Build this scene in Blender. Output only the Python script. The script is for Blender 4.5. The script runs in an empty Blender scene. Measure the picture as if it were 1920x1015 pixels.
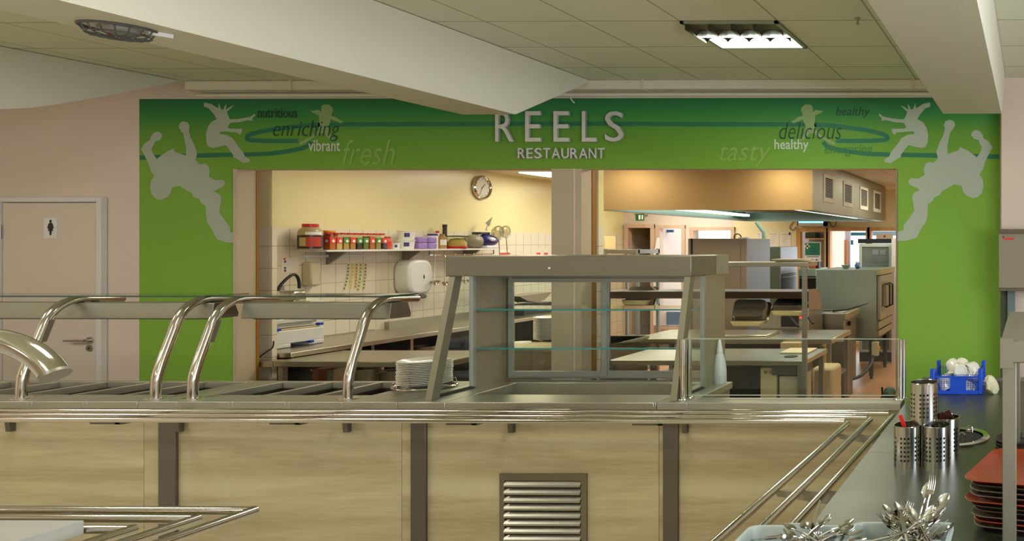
import bpy, bmesh, math, random
from mathutils import Vector, Matrix
random.seed(7)
SC = bpy.context.scene
COL = SC.collection
PI = math.pi
# ---------------------------------------------------------------- camera geometry
TH = math.radians(0.55); F = 1400.0; CX = 1916.6; CY = 456.0; EYE = 1.75
CT, ST = math.cos(TH), math.sin(TH)
def pd(x, y, d):
    a = (x-CX)/F
    return Vector((d*(a*CT-ST), d*(CT+a*ST), EYE+(CY-y)/F*d))
def pY(x, y, Y): return pd(x, y, Y/(CT+(x-CX)/F*ST))
def pZ(x, y, Z): return pd(x, y, (Z-EYE)*F/(CY-y))
def pX(x, y, X): return pd(x, y, X/((x-CX)/F*CT-ST))
def rect(x0, y0, x1, y1, Y):
    a = pY(x0, y1, Y); b = pY(x1, y0, Y)
    return a.x, b.x, a.z, b.z
# ---------------------------------------------------------------- materials
def lin(c):
    return tuple(((v/255)/12.92 if v/255 <= .04045 else ((v/255+.055)/1.055)**2.4) for v in c)
MATS = {}
def mat(name, col, rough=.5, metal=0, noise=0, nscale=8, stretch=(1,1,1), bump=0, emit=0, spec=.5, coat=0, alpha=1):
    if name in MATS: return MATS[name]
    m = bpy.data.materials.new(name); m.use_nodes = True
    nt = m.node_tree; b = nt.nodes['Principled BSDF']
    c = lin(col)
    b.inputs['Base Color'].default_value = (*c, 1)
    b.inputs['Roughness'].default_value = rough
    b.inputs['Metallic'].default_value = metal
    b.inputs['Specular IOR Level'].default_value = spec
    b.inputs['Coat Weight'].default_value = coat
    if emit:
        b.inputs['Emission Color'].default_value = (*c, 1); b.inputs['Emission Strength'].default_value = emit
    if noise or bump:
        tc = nt.nodes.new('ShaderNodeTexCoord'); mp = nt.nodes.new('ShaderNodeMapping')
        mp.inputs['Scale'].default_value = stretch
        nz = nt.nodes.new('ShaderNodeTexNoise'); nz.inputs['Scale'].default_value = nscale; nz.inputs['Detail'].default_value = 4
        nt.links.new(tc.outputs['Object'], mp.inputs[0]); nt.links.new(mp.outputs[0], nz.inputs['Vector'])
        if noise:
            mx = nt.nodes.new('ShaderNodeMix'); mx.data_type = 'RGBA'
            mx.inputs[6].default_value = (*[v*(1-noise) for v in c], 1)
            mx.inputs[7].default_value = (*[min(1, v*(1+noise)) for v in c], 1)
            nt.links.new(nz.outputs[0], mx.inputs[0]); nt.links.new(mx.outputs[2], b.inputs['Base Color'])
            if metal:
                mr = nt.nodes.new('ShaderNodeMapRange')
                mr.inputs['To Min'].default_value = max(.03, rough-.08); mr.inputs['To Max'].default_value = rough+.1
                nt.links.new(nz.outputs[0], mr.inputs[0]); nt.links.new(mr.outputs[0], b.inputs['Roughness'])
        if bump:
            bp = nt.nodes.new('ShaderNodeBump'); bp.inputs['Strength'].default_value = bump; bp.inputs['Distance'].default_value = .002
            nt.links.new(nz.outputs[0], bp.inputs['Height']); nt.links.new(bp.outputs[0], b.inputs['Normal'])
    MATS[name] = m
    return m
def glassmat(name, tint, refl=1.0, rough=.02):
    if name in MATS: return MATS[name]
    m = bpy.data.materials.new(name); m.use_nodes = True; nt = m.node_tree
    for n in list(nt.nodes): nt.nodes.remove(n)
    o = nt.nodes.new('ShaderNodeOutputMaterial'); t = nt.nodes.new('ShaderNodeBsdfTransparent'); g = nt.nodes.new('ShaderNodeBsdfGlossy')
    t.inputs[0].default_value = (*tint, 1); g.inputs['Roughness'].default_value = rough
    f = nt.nodes.new('ShaderNodeFresnel'); ge = nt.nodes.new('ShaderNodeNewGeometry'); im = nt.nodes.new('ShaderNodeMapRange')
    im.inputs['To Min'].default_value = 1.45; im.inputs['To Max'].default_value = 1/1.45
    nt.links.new(ge.outputs['Backfacing'], im.inputs[0]); nt.links.new(im.outputs[0], f.inputs[0])
    ml = nt.nodes.new('ShaderNodeMath'); ml.operation = 'MULTIPLY'; ml.inputs[1].default_value = refl; ml.use_clamp = True
    mx = nt.nodes.new('ShaderNodeMixShader')
    nt.links.new(f.outputs[0], ml.inputs[0]); nt.links.new(ml.outputs[0], mx.inputs[0])
    nt.links.new(t.outputs[0], mx.inputs[1]); nt.links.new(g.outputs[0], mx.inputs[2]); nt.links.new(mx.outputs[0], o.inputs[0])
    MATS[name] = m
    return m
def gridmat(name, base, line, w, h, off=(0,0), plane='xy', mortar=.004, rough=.5, above=None, abovecol=None, bumpn=0, spec=.5):
    m = bpy.data.materials.new(name); m.use_nodes = True; nt = m.node_tree; b = nt.nodes['Principled BSDF']
    b.inputs['Roughness'].default_value = rough; b.inputs['Specular IOR Level'].default_value = spec
    tc = nt.nodes.new('ShaderNodeTexCoord'); sp = nt.nodes.new('ShaderNodeSeparateXYZ'); cb = nt.nodes.new('ShaderNodeCombineXYZ')
    nt.links.new(tc.outputs['Object'], sp.inputs[0])
    def add(sock, v):
        a = nt.nodes.new('ShaderNodeMath'); a.operation = 'ADD'; a.inputs[1].default_value = v
        nt.links.new(sock, a.inputs[0]); return a.outputs[0]
    if plane == 'xy':
        u = sp.outputs[0]; v = sp.outputs[1]
    else:
        a = nt.nodes.new('ShaderNodeMath'); a.operation = 'ADD'
        nt.links.new(sp.outputs[0], a.inputs[0]); nt.links.new(sp.outputs[1], a.inputs[1]); u = a.outputs[0]; v = sp.outputs[2]
    nt.links.new(add(u, off[0]), cb.inputs[0]); nt.links.new(add(v, off[1]), cb.inputs[1])
    br = nt.nodes.new('ShaderNodeTexBrick'); br.offset = 0; br.squash = 1
    br.inputs['Scale'].default_value = 1; br.inputs['Brick Width'].default_value = w; br.inputs['Row Height'].default_value = h
    br.inputs['Mortar Size'].default_value = mortar; br.inputs['Mortar Smooth'].default_value = .1
    c = lin(base)
    br.inputs['Color1'].default_value = (*c, 1); br.inputs['Color2'].default_value = (*[x*.97 for x in c], 1)
    br.inputs['Mortar'].default_value = (*lin(line), 1)
    nt.links.new(cb.outputs[0], br.inputs['Vector'])
    out = br.outputs['Color']
    if above is not None:
        gt = nt.nodes.new('ShaderNodeMath'); gt.operation = 'GREATER_THAN'; gt.inputs[1].default_value = above
        nt.links.new(sp.outputs[2], gt.inputs[0])
        mx = nt.nodes.new('ShaderNodeMix'); mx.data_type = 'RGBA'; mx.inputs[7].default_value = (*lin(abovecol), 1)
        nt.links.new(gt.outputs[0], mx.inputs[0]); nt.links.new(out, mx.inputs[6]); out = mx.outputs[2]
    nt.links.new(out, b.inputs['Base Color'])
    return m
def woodmat(name, c1, c2, axis='x', rough=.45, scale=1.0):
    m = bpy.data.materials.new(name); m.use_nodes = True; nt = m.node_tree; b = nt.nodes['Principled BSDF']
    b.inputs['Roughness'].default_value = rough
    tc = nt.nodes.new('ShaderNodeTexCoord'); mp = nt.nodes.new('ShaderNodeMapping')
    s = {'x': (.55, 8, 7), 'z': (8, 8, .6)}[axis]
    mp.inputs['Scale'].default_value = tuple(v*scale for v in s)
    n1 = nt.nodes.new('ShaderNodeTexNoise'); n1.inputs['Scale'].default_value = 1.3; n1.inputs['Detail'].default_value = 5; n1.inputs['Distortion'].default_value = .5
    nt.links.new(tc.outputs['Object'], mp.inputs[0]); nt.links.new(mp.outputs[0], n1.inputs['Vector'])
    mp2 = nt.nodes.new('ShaderNodeMapping'); mp2.inputs['Scale'].default_value = tuple(v*6*scale for v in s)
    n2 = nt.nodes.new('ShaderNodeTexNoise'); n2.inputs['Scale'].default_value = 2
    nt.links.new(tc.outputs['Object'], mp2.inputs[0]); nt.links.new(mp2.outputs[0], n2.inputs['Vector'])
    ad = nt.nodes.new('ShaderNodeMath'); ad.operation = 'MULTIPLY_ADD'; ad.inputs[1].default_value = .35
    nt.links.new(n2.outputs[0], ad.inputs[0]); nt.links.new(n1.outputs[0], ad.inputs[2])
    cr = nt.nodes.new('ShaderNodeValToRGB')
    cr.color_ramp.elements[0].position = .45; cr.color_ramp.elements[0].color = (*lin(c1), 1)
    cr.color_ramp.elements[1].position = .85; cr.color_ramp.elements[1].color = (*lin(c2), 1)
    nt.links.new(ad.outputs[0], cr.inputs[0]); nt.links.new(cr.outputs[0], b.inputs['Base Color'])
    return m
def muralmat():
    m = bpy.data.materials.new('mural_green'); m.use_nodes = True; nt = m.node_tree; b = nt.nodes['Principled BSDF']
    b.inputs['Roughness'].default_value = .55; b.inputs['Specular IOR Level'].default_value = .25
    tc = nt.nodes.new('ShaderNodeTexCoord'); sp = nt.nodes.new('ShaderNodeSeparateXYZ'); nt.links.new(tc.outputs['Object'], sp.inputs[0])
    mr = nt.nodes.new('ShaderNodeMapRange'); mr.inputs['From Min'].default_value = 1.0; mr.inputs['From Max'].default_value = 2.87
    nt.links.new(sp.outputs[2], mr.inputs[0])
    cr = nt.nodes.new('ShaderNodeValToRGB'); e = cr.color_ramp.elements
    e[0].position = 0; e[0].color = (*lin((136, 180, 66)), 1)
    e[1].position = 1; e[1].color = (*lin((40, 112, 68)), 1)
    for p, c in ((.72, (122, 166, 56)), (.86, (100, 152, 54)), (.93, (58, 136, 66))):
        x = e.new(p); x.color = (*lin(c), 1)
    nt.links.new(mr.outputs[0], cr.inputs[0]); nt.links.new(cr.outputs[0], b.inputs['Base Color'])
    return m
EXEC = None
cream = mat('cream_paint', (226, 206, 188), .7, noise=.03, nscale=3)
beamp = mat('beam_paint', (228, 222, 202), .7, noise=.03, nscale=3)
white_paint = mat('white_gloss_paint', (226, 220, 212), .35)
trimbeige = mat('beige_trim', (196, 178, 148), .5)
brownstrip = mat('brown_strip', (150, 100, 30), .5)
ceil_tile = gridmat('ceiling_tile', (230, 230, 206), (172, 170, 140), .545, .547, off=(1.398+.545*40, -4.131+.547*40), plane='xy', mortar=.006, rough=.8)
kceil = gridmat('kitchen_ceiling_tile', (236, 224, 196), (180, 168, 140), .6, .6, off=(30, 30), plane='xy', mortar=.006, rough=.8)
ktile = gridmat('kitchen_wall_tile', (236, 226, 196), (186, 164, 120), .15, .18, off=(30, .075), plane='xz', mortar=.0028, rough=.25, above=1.885, abovecol=(238, 226, 166))
green = muralmat()
figm = mat('mural_silhouette', (172, 180, 158), .6)
figm2 = mat('mural_child', (140, 165, 105), .6)
ribm = mat('mural_ribbon', (30, 112, 76), .6)
inkm = mat('mural_dark_ink', (22, 66, 44), .6)
paleink = mat('mural_pale_ink', (196, 208, 180), .6)
limeink = mat('mural_lime_ink', (138, 172, 80), .6)
midink = mat('mural_mid_ink', (58, 130, 60), .6)
signm = mat('sign_silver', (206, 204, 198), .45, .3)
steel = mat('stainless_steel', (186, 182, 166), .34, .92, noise=.05, nscale=4, stretch=(1, 14, 14))
steelx = mat('stainless_dark', (150, 144, 130), .42, .85, noise=.05, nscale=4, stretch=(1, 14, 14))
steelw = mat('stainless_satin', (172, 168, 150), .45, .75, noise=.05, nscale=3, stretch=(3, 1, 1))
steelp = mat('stainless_paint_grey', (112, 104, 94), .45, .7)
chrome = mat('polished_tube', (206, 200, 190), .12, 1)
alum = mat('aluminium_frame', (176, 182, 178), .38, .85)
darkvoid = mat('dark_cavity', (26, 24, 22), .7)
dark = mat('dark_plastic', (34, 34, 36), .4)
black = mat('black_rubber', (20, 20, 22), .5)
glass = glassmat('clear_glass', (.95, .985, .965), .8)
glassc = glassmat('case_glass', (.93, .97, .945), 1.1)
glassedge = mat('glass_edge', (44, 138, 134), .15, emit=0, spec=.8)
glassdk = mat('glass_edge_dark', (30, 66, 60), .15)
panelwood = woodmat('pale_wood_laminate', (168, 150, 112), (196, 184, 146), 'x', .45)
framewood = woodmat('pine_frame', (206, 152, 82), (228, 180, 112), 'z', .45)
brownwood = woodmat('brown_door', (150, 100, 56), (176, 124, 76), 'z', .45)
whitep = mat('white_plastic', (232, 230, 220), .35)
ceramic = mat('white_ceramic', (236, 232, 216), .18, coat=.3)
redp = mat('red_plastic', (206, 36, 34), .35)
redlab = mat('red_label', (222, 66, 44), .5)
greenlab = mat('green_label', (84, 140, 58), .5)
whitelab = mat('white_label', (244, 240, 228), .5)
bluep = mat('blue_plastic', (28, 78, 200), .35)
navy = mat('navy_plastic', (44, 44, 112), .3)
purple = mat('purple_wrap', (160, 130, 196), .35)
floor_k = mat('terracotta_floor', (206, 148, 104), .35, noise=.06, nscale=2)
floor_d = mat('grey_floor', (196, 190, 168), .5, noise=.05, nscale=3)
traym = mat('brown_tray', (156, 66, 34), .3, noise=.05, nscale=4)
trayd = mat('grey_brown_tray', (104, 88, 70), .4)
binm = mat('grey_bin', (160, 170, 166), .4)
cloth = mat('cream_cloth', (226, 218, 180), .9)
paper = mat('paper', (240, 232, 214), .7)
marble = mat('speckled_board', (172, 170, 160), .4, noise=.12, nscale=4, stretch=(1, 3, 1))
# ---------------------------------------------------------------- mesh builder
class MB:
    def __init__(s): s.v = []; s.f = []
    def add(s, vs, fs):
        n = len(s.v); s.v += [Vector(v) for v in vs]; s.f += [tuple(i+n for i in f) for f in fs]; return s
    def box(s, x0, x1, y0, y1, z0, z1):
        if x0 > x1: x0, x1 = x1, x0
        if y0 > y1: y0, y1 = y1, y0
        if z0 > z1: z0, z1 = z1, z0
        return s.add([(x0,y0,z0),(x1,y0,z0),(x1,y1,z0),(x0,y1,z0),(x0,y0,z1),(x1,y0,z1),(x1,y1,z1),(x0,y1,z1)],
                     [(0,3,2,1),(4,5,6,7),(0,1,5,4),(1,2,6,5),(2,3,7,6),(3,0,4,7)])
    def obox(s, c, size, rot):
        m = MB().box(-size[0]/2, size[0]/2, -size[1]/2, size[1]/2, -size[2]/2, size[2]/2)
        return s.add([rot @ v + Vector(c) for v in m.v], m.f)
    def prism(s, pts, vec):
        pts = [Vector(p) for p in pts]; vec = Vector(vec); n = len(pts)
        nrm = Vector((0, 0, 0))
        for i in range(n): nrm += pts[i].cross(pts[(i+1) % n])
        if nrm.dot(vec) > 0: pts = pts[::-1]
        return s.add(pts + [p+vec for p in pts], [tuple(range(n)), tuple(range(2*n-1, n-1, -1))] + [(i, i+n, (i+1) % n+n, (i+1) % n) for i in range(n)])
    def tube(s, pts, r, n=12, cap=True, closed=False):
        pts = [Vector(p) for p in pts]; k = len(pts)
        rs = r if isinstance(r, (list, tuple)) else [r]*k
        tans = []
        for i in range(k):
            if closed: t = pts[(i+1) % k]-pts[i-1]
            else: t = pts[min(i+1, k-1)]-pts[max(i-1, 0)]
            tans.append(t.normalized())
        up = Vector((0, 0, 1)) if abs(tans[0].z) < .9 else Vector((1, 0, 0))
        u = tans[0].cross(up).normalized(); vs = []
        for i in range(k):
            u = (u - tans[i]*u.dot(tans[i])).normalized(); w = tans[i].cross(u)
            for j in range(n):
                a = 2*PI*j/n; vs.append(pts[i]+(u*math.cos(a)+w*math.sin(a))*rs[i])
        fs = []
        for i in range(k if closed else k-1):
            for j in range(n):
                a = i*n+j; b = i*n+(j+1) % n; c = ((i+1) % k)*n+(j+1) % n; d = ((i+1) % k)*n+j
                fs.append((a, b, c, d))
        if cap and not closed: fs += [tuple(range(n-1, -1, -1)), tuple(range((k-1)*n, k*n))]
        return s.add(vs, fs)
    def cyl(s, p0, p1, r, n=16): return s.tube([p0, p1], r, n)
    def lathe(s, prof, c=(0,0,0), n=24, axis='z', cap=True):
        c = Vector(c); vs = []
        for (r, z) in prof:
            for j in range(n):
                a = 2*PI*j/n; x, y = r*math.cos(a), r*math.sin(a)
                vs.append(c + (Vector((x, y, z)) if axis == 'z' else Vector((z, x, y)) if axis == 'x' else Vector((y, z, x))))
        fs = []
        for i in range(len(prof)-1):
            for j in range(n): fs.append((i*n+j, i*n+(j+1) % n, (i+1)*n+(j+1) % n, (i+1)*n+j))
        if cap: fs += [tuple(range(n-1, -1, -1)), tuple(range((len(prof)-1)*n, len(prof)*n))]
        return s.add(vs, fs)
    def ball(s, c, r, n=14):
        r = (r, r, r) if not isinstance(r, (tuple, list)) else r
        prof = [(max(.001, math.sin(PI*i/8)), -math.cos(PI*i/8)) for i in range(9)]
        m = MB().lathe(prof, n=n)
        return s.add([Vector((v.x*r[0]+c[0], v.y*r[1]+c[1], v.z*r[2]+c[2])) for v in m.v], m.f)
    def build(s, name, m, parent=None, bevel=0, loc=None, local=False, smooth=True, seg=2, xf=None):
        off = Vector((0, 0, 0))
        if xf is not None: s.v = [xf @ v for v in s.v]
        if parent is not None and not local:
            p = parent
            while p is not None: off += p.location; p = p.parent
        me = bpy.data.meshes.new(name)
        me.from_pydata([v-off for v in s.v], [], s.f)
        me.materials.append(m)
        bm_ = bmesh.new(); bm_.from_mesh(me); bmesh.ops.recalc_face_normals(bm_, faces=bm_.faces); bm_.to_mesh(me); bm_.free()
        if smooth:
            me.shade_smooth(); me.set_sharp_from_angle(angle=math.radians(38))
        o = bpy.data.objects.new(name, me); COL.objects.link(o)
        if parent is not None: o.parent = parent
        if loc is not None: o.location = loc
        if bevel:
            b = o.modifiers.new('bevel', 'BEVEL'); b.width = bevel; b.segments = seg; b.limit_method = 'ANGLE'; b.angle_limit = math.radians(40)
        return o
def tag(o, label=None, cat=None, group=None, kind=None):
    if label: o['label'] = label
    if cat: o['category'] = cat
    if group: o['group'] = group
    if kind: o['kind'] = kind
    return o
def thing(name, label, cat, loc=(0,0,0), rotz=0, group=None):
    o = bpy.data.objects.new(name, None); COL.objects.link(o); o.empty_display_size = .05
    o.location = loc; o.rotation_euler = (0, 0, rotz)
    return tag(o, label, cat, group)
def struct(name, mb, m, parent=None, bevel=0):
    o = mb.build(name, m, parent, bevel=bevel)
    if parent is None: o['kind'] = 'structure'
    return o
def dup(root, loc, rot=None, label=None, group=None):
    r = root.copy(); COL.objects.link(r); r.location = loc
    if rot is not None: r.rotation_euler = rot if isinstance(rot, (tuple, list)) else (0, 0, rot)
    if label: r['label'] = label
    if group: r['group'] = group
    for ch in list(root.children):
        c = ch.copy(); COL.objects.link(c); c.parent = r
        for g in list(ch.children):
            e = g.copy(); COL.objects.link(e); e.parent = c
    return r
def holes(mb, X0, X1, Z0, Z1, Y0, Y1, hs):
    xs = sorted(set([X0, X1]+[min(max(h[i], X0), X1) for h in hs for i in (0, 1)]))
    zs = sorted(set([Z0, Z1]+[min(max(h[i], Z0), Z1) for h in hs for i in (2, 3)]))
    for i in range(len(xs)-1):
        run = None
        for j in range(len(zs)-1):
            cx, cz = (xs[i]+xs[i+1])/2, (zs[j]+zs[j+1])/2
            solid = not any(h[0] < cx < h[1] and h[2] < cz < h[3] for h in hs)
            if solid:
                if run is None: run = zs[j]
                end = zs[j+1]
            if (not solid or j == len(zs)-2) and run is not None:
                mb.box(xs[i], xs[i+1], Y0, Y1, run, end); run = None
    return mb
FONTCACHE = {}
def text(name, body, px, Y, m, parent, shear=0, bold=0, ext=.001, plane='y', box=None):
    """lettering fitted to the pixel box px on the plane y=Y"""
    cu = bpy.data.curves.new(name, 'FONT'); cu.body = body; cu.shear = shear; cu.offset = bold; cu.extrude = .01; cu.resolution_u = 3
    t = bpy.data.objects.new('tmp', cu); COL.objects.link(t)
    dg = bpy.context.evaluated_depsgraph_get(); me = bpy.data.meshes.new_from_object(t.evaluated_get(dg))
    bpy.data.objects.remove(t); bpy.data.curves.remove(cu)
    xs = [v.co.x for v in me.vertices]; ys = [v.co.y for v in me.vertices]
    ax, bx, ay, by = min(xs), max(xs), min(ys), max(ys)
    X0, X1, Z0, Z1 = box if box else rect(*px, Y)
    off = Vector((0, 0, 0)); p = parent
    while p is not None: off += p.location; p = p.parent
    for v in me.vertices:
        u = (v.co.x-ax)/max(1e-6, bx-ax); w = (v.co.y-ay)/max(1e-6, by-ay); e = -ext*(v.co.z/.01+1)/2
        if plane == 'y': q = Vector((X0+u*(X1-X0), Y+e, Z0+w*(Z1-Z0)))
        else: q = Vector((Y-e, X0+u*(X1-X0), Z0+w*(Z1-Z0)))
        v.co = q-off
    me.materials.clear(); me.materials.append(m)
    o = bpy.data.objects.new(name, me); COL.objects.link(o)
    if parent is not None: o.parent = parent
    return o
# ================================================================ shell
YW = 5.72; ZC = 2.986; KZ = 2.63; YF = 12.35; KX = -6.75
WL, WR = -8.7, 3.2; YB = -5.0
ox0, ox1, _, ozt = rect(443, 317, 1038, 700, YW)
px0, px1, _, _ = rect(1038, 317, 1092, 700, YW)
qx0, qx1, _, _ = rect(1092, 317, 1680, 700, YW)
struct('wall_back', holes(MB(), WL, WR, 0, 3.1, YW, YW+.10, [(ox0, ox1, -1, ozt), (qx0, qx1, -1, ozt)]), cream)
struct('floor', MB().box(WL, WR, YB, YW, -.1, 0), floor_d)
struct('floor_kitchen', MB().box(KX-.1, WR, YW, 15.5, -.1, 0), floor_k)
struct('ceiling', MB().box(WL, WR, YB, YW+.1, ZC, ZC+.1), ceil_tile)
struct('wall_left', MB().box(WL-.1, WL, YB, YW+.1, 0, 3.1), cream)
struct('wall_front', MB().box(WL-.1, WR+.1, YB-.1, YB, 0, 3.1), cream)
mb = MB()
# right wall with three window openings (behind and beside the camera)
def holesY(mb, Y0, Y1, Z0, Z1, X0, X1, hs):
    t = holes(MB(), Y0, Y1, Z0, Z1, 0, 1, hs)
    return mb.add([Vector((X0+(X1-X0)*v.y, v.x, v.z)) for v in t.v], [tuple(reversed(f)) for f in t.f])
holesY(mb, YB, YW+.1, 0, 3.1, WR, WR+.15, [(-4.2, -1.2, .95, 2.5), (-.6, 2.4, .95, 2.5)])
struct('wall_right', mb, cream)
for i, (a, b) in enumerate(((-4.2, -1.2), (-.6, 2.4))):
    f = MB()
    for (u, v, w, h) in ((a, a+.06, .95, 2.5), (b-.06, b, .95, 2.5), (a, b, .95, 1.01), (a, b, 2.44, 2.5), ((a+b)/2-.03, (a+b)/2+.03, .95, 2.5)):
        f.box(WR+.03, WR+.09, u, v, w, h)
    w_ = f.build('window_%d' % (i+1), white_paint); w_['kind'] = 'structure'
    g = MB().box(WR+.055, WR+.061, a+.05, b-.05, 1.0, 2.45).build('glass_pane', glass, w_)
# trunking along the wall head
xa, xb, za, zb = pd(335, 167, 5.63).x, pd(1905, 167, 5.63).x, pd(900, 167, 5.63).z, ZC
t = MB().box(xa, xb, 5.60, YW, za, zb).build('trim_1', beamp, bevel=.012); t['kind'] = 'structure'
for x in (533, 1201, 1712):
    c = pd(x, 158, 5.6).x; MB().box(c-.008, c+.008, 5.592, YW-.001, za-.006, zb-.001).build('trunking_joint', cream, t)
struct('trim_2', MB().tube([(-6.42, YW-.02, za-.022), (WR-.02, YW-.02, za-.022)], .014, 8), beamp)
# ceiling beams, bottom z 2.583, sloped ends at the wall
def beam(name, xl, xr, m):
    yb0 = 4.80; y1 = 5.64; zb_ = 2.583
    p = [(xl, YB, ZC), (xl, YB, zb_), (xl, yb0, zb_), (xl, y1, ZC-.005)]
    return struct(name, MB().prism(p, (xr-xl, 0, 0)), m)
beam('ceiling_beam_1', -3.67, -3.325, beamp)
beam('ceiling_beam_2', -.555, -.180, beamp)
# third beam with a softly curved end
prof = [(-5, ZC-.0), (-5, 2.43)] + [(pX(x, y, -6.44).y, pX(x, y, -6.44).z) for x, y in ((-60, 206), (0, 205), (60, 202), (105, 196), (140, 190), (195, 181), (240, 172), (262, 168), (300, 160), (336, 151))]
prof[1] = (-5, prof[2][1])
struct('ceiling_beam_3', MB().prism([(-6.44, a, b) for a, b in prof], (-.45, 0, 0)), beamp)
struct('wall_corner', MB().box(pd(1878, 300, 5.6).x, .9, 5.58, YW, 0, ZC), cream)
# ---------------------------------------------------------------- toilet door
X0, X1, Z0, Z1 = rect(15, 381, 192, 900, YW)
fx0, fx1, fz0, fz1 = rect(-6, 370, 202, 900, YW)
d = struct('door_1', MB().box(X0, X1, YW-.03, YW-.002, .01, Z1), mat('door_cream', (222, 206, 186), .45), bevel=.003)
struct('door_frame_1', MB().box(fx0, X0-.004, YW-.045, YW-.001, .0, fz1).box(X1+.004, fx1, YW-.045, YW-.001, 0, fz1).box(X0-.004, X1+.004, YW-.045, YW-.001, Z1+.006, fz1), white_paint, bevel=.004)
hz = pY(170, 637, YW).z; hx = pY(179, 637, YW).x
h = MB().tube([(hx, YW-.03, hz), (hx, YW-.075, hz)], .011, 10).tube([(hx+.01, YW-.075, hz), (hx-.06, YW-.078, hz+.002), (hx-.15, YW-.075, hz)], .009, 10)
h.cyl((hx, YW-.031, hz), (hx, YW-.04, hz), .025, 18).build('door_handle', chrome, d)
MB().cyl((hx-.005, YW-.031, hz-.062), (hx-.005, YW-.038, hz-.062), .025, 18).build('keyhole_plate', chrome, d)
MB().cyl((hx-.005, YW-.038, hz-.062), (hx-.005, YW-.040, hz-.062), .006, 8).build('keyhole', dark, d)
a = pY(13, 436, YW)
MB().cyl((a.x+.004, YW-.042, a.z-.05), (a.x+.004, YW-.042, a.z+.06), .008, 10).build('hinge', steel, d)
sx0, sx1, sz0, sz1 = rect(93, 409, 117, 447, YW)
s = thing('door_sign', 'small white toilet door sign with a black female figure', 'sign', ((sx0+sx1)/2, YW-.03, sz0))
MB().box(sx0, sx1, YW-.034, YW-.0305, sz0, sz1).build('sign_plate', whitep, s)
cx_, cz_ = (sx0+sx1)/2+.003, (sz0+sz1)/2
pts = [(-.006, .052), (-.006, .04), (-.016, .034), (-.025, .0), (-.018, -.004), (-.012, .012), (-.02, -.022), (-.009, -.022), (-.006, -.055), (.006, -.055), (.009, -.022), (.02, -.022), (.012, .012), (.018, -.004), (.025, 0), (.016, .034), (.006, .04), (.006, .052)]
f = MB().prism([(cx_+x, YW-.034, cz_+z) for x, z in pts], (0, -.0015, 0))
f.cyl((cx_, YW-.034, cz_+.055), (cx_, YW-.0355, cz_+.055), .009, 12)
f.build('figure_symbol', dark, s, smooth=False)
# ================================================================ mural
mu = thing('wall_mural', 'green wall mural with pale leaping figures, ribbon swirls and food words', 'mural', (-3.5, YW, 0))
gx0, gx1, _, gz1 = rect(262, 183, 1875, 700, YW)
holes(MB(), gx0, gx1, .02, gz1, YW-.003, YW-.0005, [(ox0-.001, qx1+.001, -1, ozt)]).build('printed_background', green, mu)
def mp(pts, s, o): return [(o[0]+x/s, o[1]+y/s) for x, y in pts]
def mir(pts, c=1064.0): return [(2*c-x, y) for x, y in pts]
def sil(name, pts, m, y, label=None):
    o = MB().prism([pY(a, b, YW)-Vector((0, y, 0)) for a, b in pts], (0, -.0008, 0)).build(name, m, mu, smooth=False)
    if label: o['label'] = label
    return o
def clipx(pts, lo, hi): return [(min(max(a, lo), hi), b) for a, b in pts]
man = [(142,925),(195,915),(198,880),(235,830),(270,780),(255,690),(262,662),(308,638),(240,605),(228,580),(245,560),(300,562),(322,548),(340,538),(333,500),(345,465),(365,450),(400,455),(430,425),(420,380),(440,320),(465,270),(478,225),(470,195),(485,170),(515,162),(540,175),(547,200),(530,230),(515,245),(505,290),(495,340),(497,395),(570,370),(582,348),(630,370),(665,395),(695,418),(718,385),(730,350),(710,318),(708,300),(675,292),(655,265),(665,242),(690,232),(715,240),(735,268),(740,288),(775,310),(802,350),(775,400),(755,440),(735,500),(712,535),(735,570),(740,610),(730,660),(700,690),(665,696),(625,680),(600,650),(592,612),(540,602),(520,615),(455,650),(450,672),(405,692),(395,715),(362,738),(360,800),(352,850),(320,900),(285,965),(220,985),(142,988)]
girl = [(65,445),(70,430),(100,412),(110,385),(150,335),(185,285),(225,265),(275,258),(262,242),(200,245),(150,250),(135,265),(120,250),(118,222),(150,225),(210,222),(215,210),(200,185),(130,178),(80,165),(45,170),(50,155),(28,130),(35,122),(60,142),(100,150),(150,158),(200,160),(215,130),(222,108),(200,90),(175,62),(205,78),(230,95),(225,55),(240,75),(245,95),(262,90),(278,50),(280,85),(300,75),(330,55),(375,45),(380,72),(345,85),(310,125),(290,158),(330,180),(352,215),(365,265),(360,320),(345,348),(320,355),(270,345),(230,335),(205,365),(180,400),(178,418),(155,428),(110,458),(95,455),(75,450)]
child = [(385,350),(430,330),(480,290),(545,270),(540,230),(522,195),(535,155),(580,120),(630,115),(670,130),(688,170),(680,215),(740,190),(770,200),(835,205),(800,230),(715,270),(715,350),(700,400),(730,470),(770,510),(830,560),(900,590),(990,640),(975,670),(900,640),(820,590),(750,545),(690,510),(640,510),(600,570),(550,600),(500,620),(540,560),(575,500),(590,420),(570,380),(550,320),(480,350),(425,372)]
man = clipx(mp(man, 3.625, (1640, 180)), 1681, 1900); girl = mp(girl, 3.625, (1640, 180)); child = mp(child, 7.25, (1430, 180))
rib = mp([(400,388),(720,395),(950,405),(1100,425),(1400,465),(1600,510),(1670,535),(1697,560),(1690,585),(1640,600),(1400,612),(1100,612),(1000,606)], 7.25, (1430, 180))
rib2 = mp([(822,625),(850,655),(900,695),(1100,745),(1400,785),(1740,797)], 7.25, (1430, 180)) + [(1760, 292), (1874, 294)]
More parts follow.
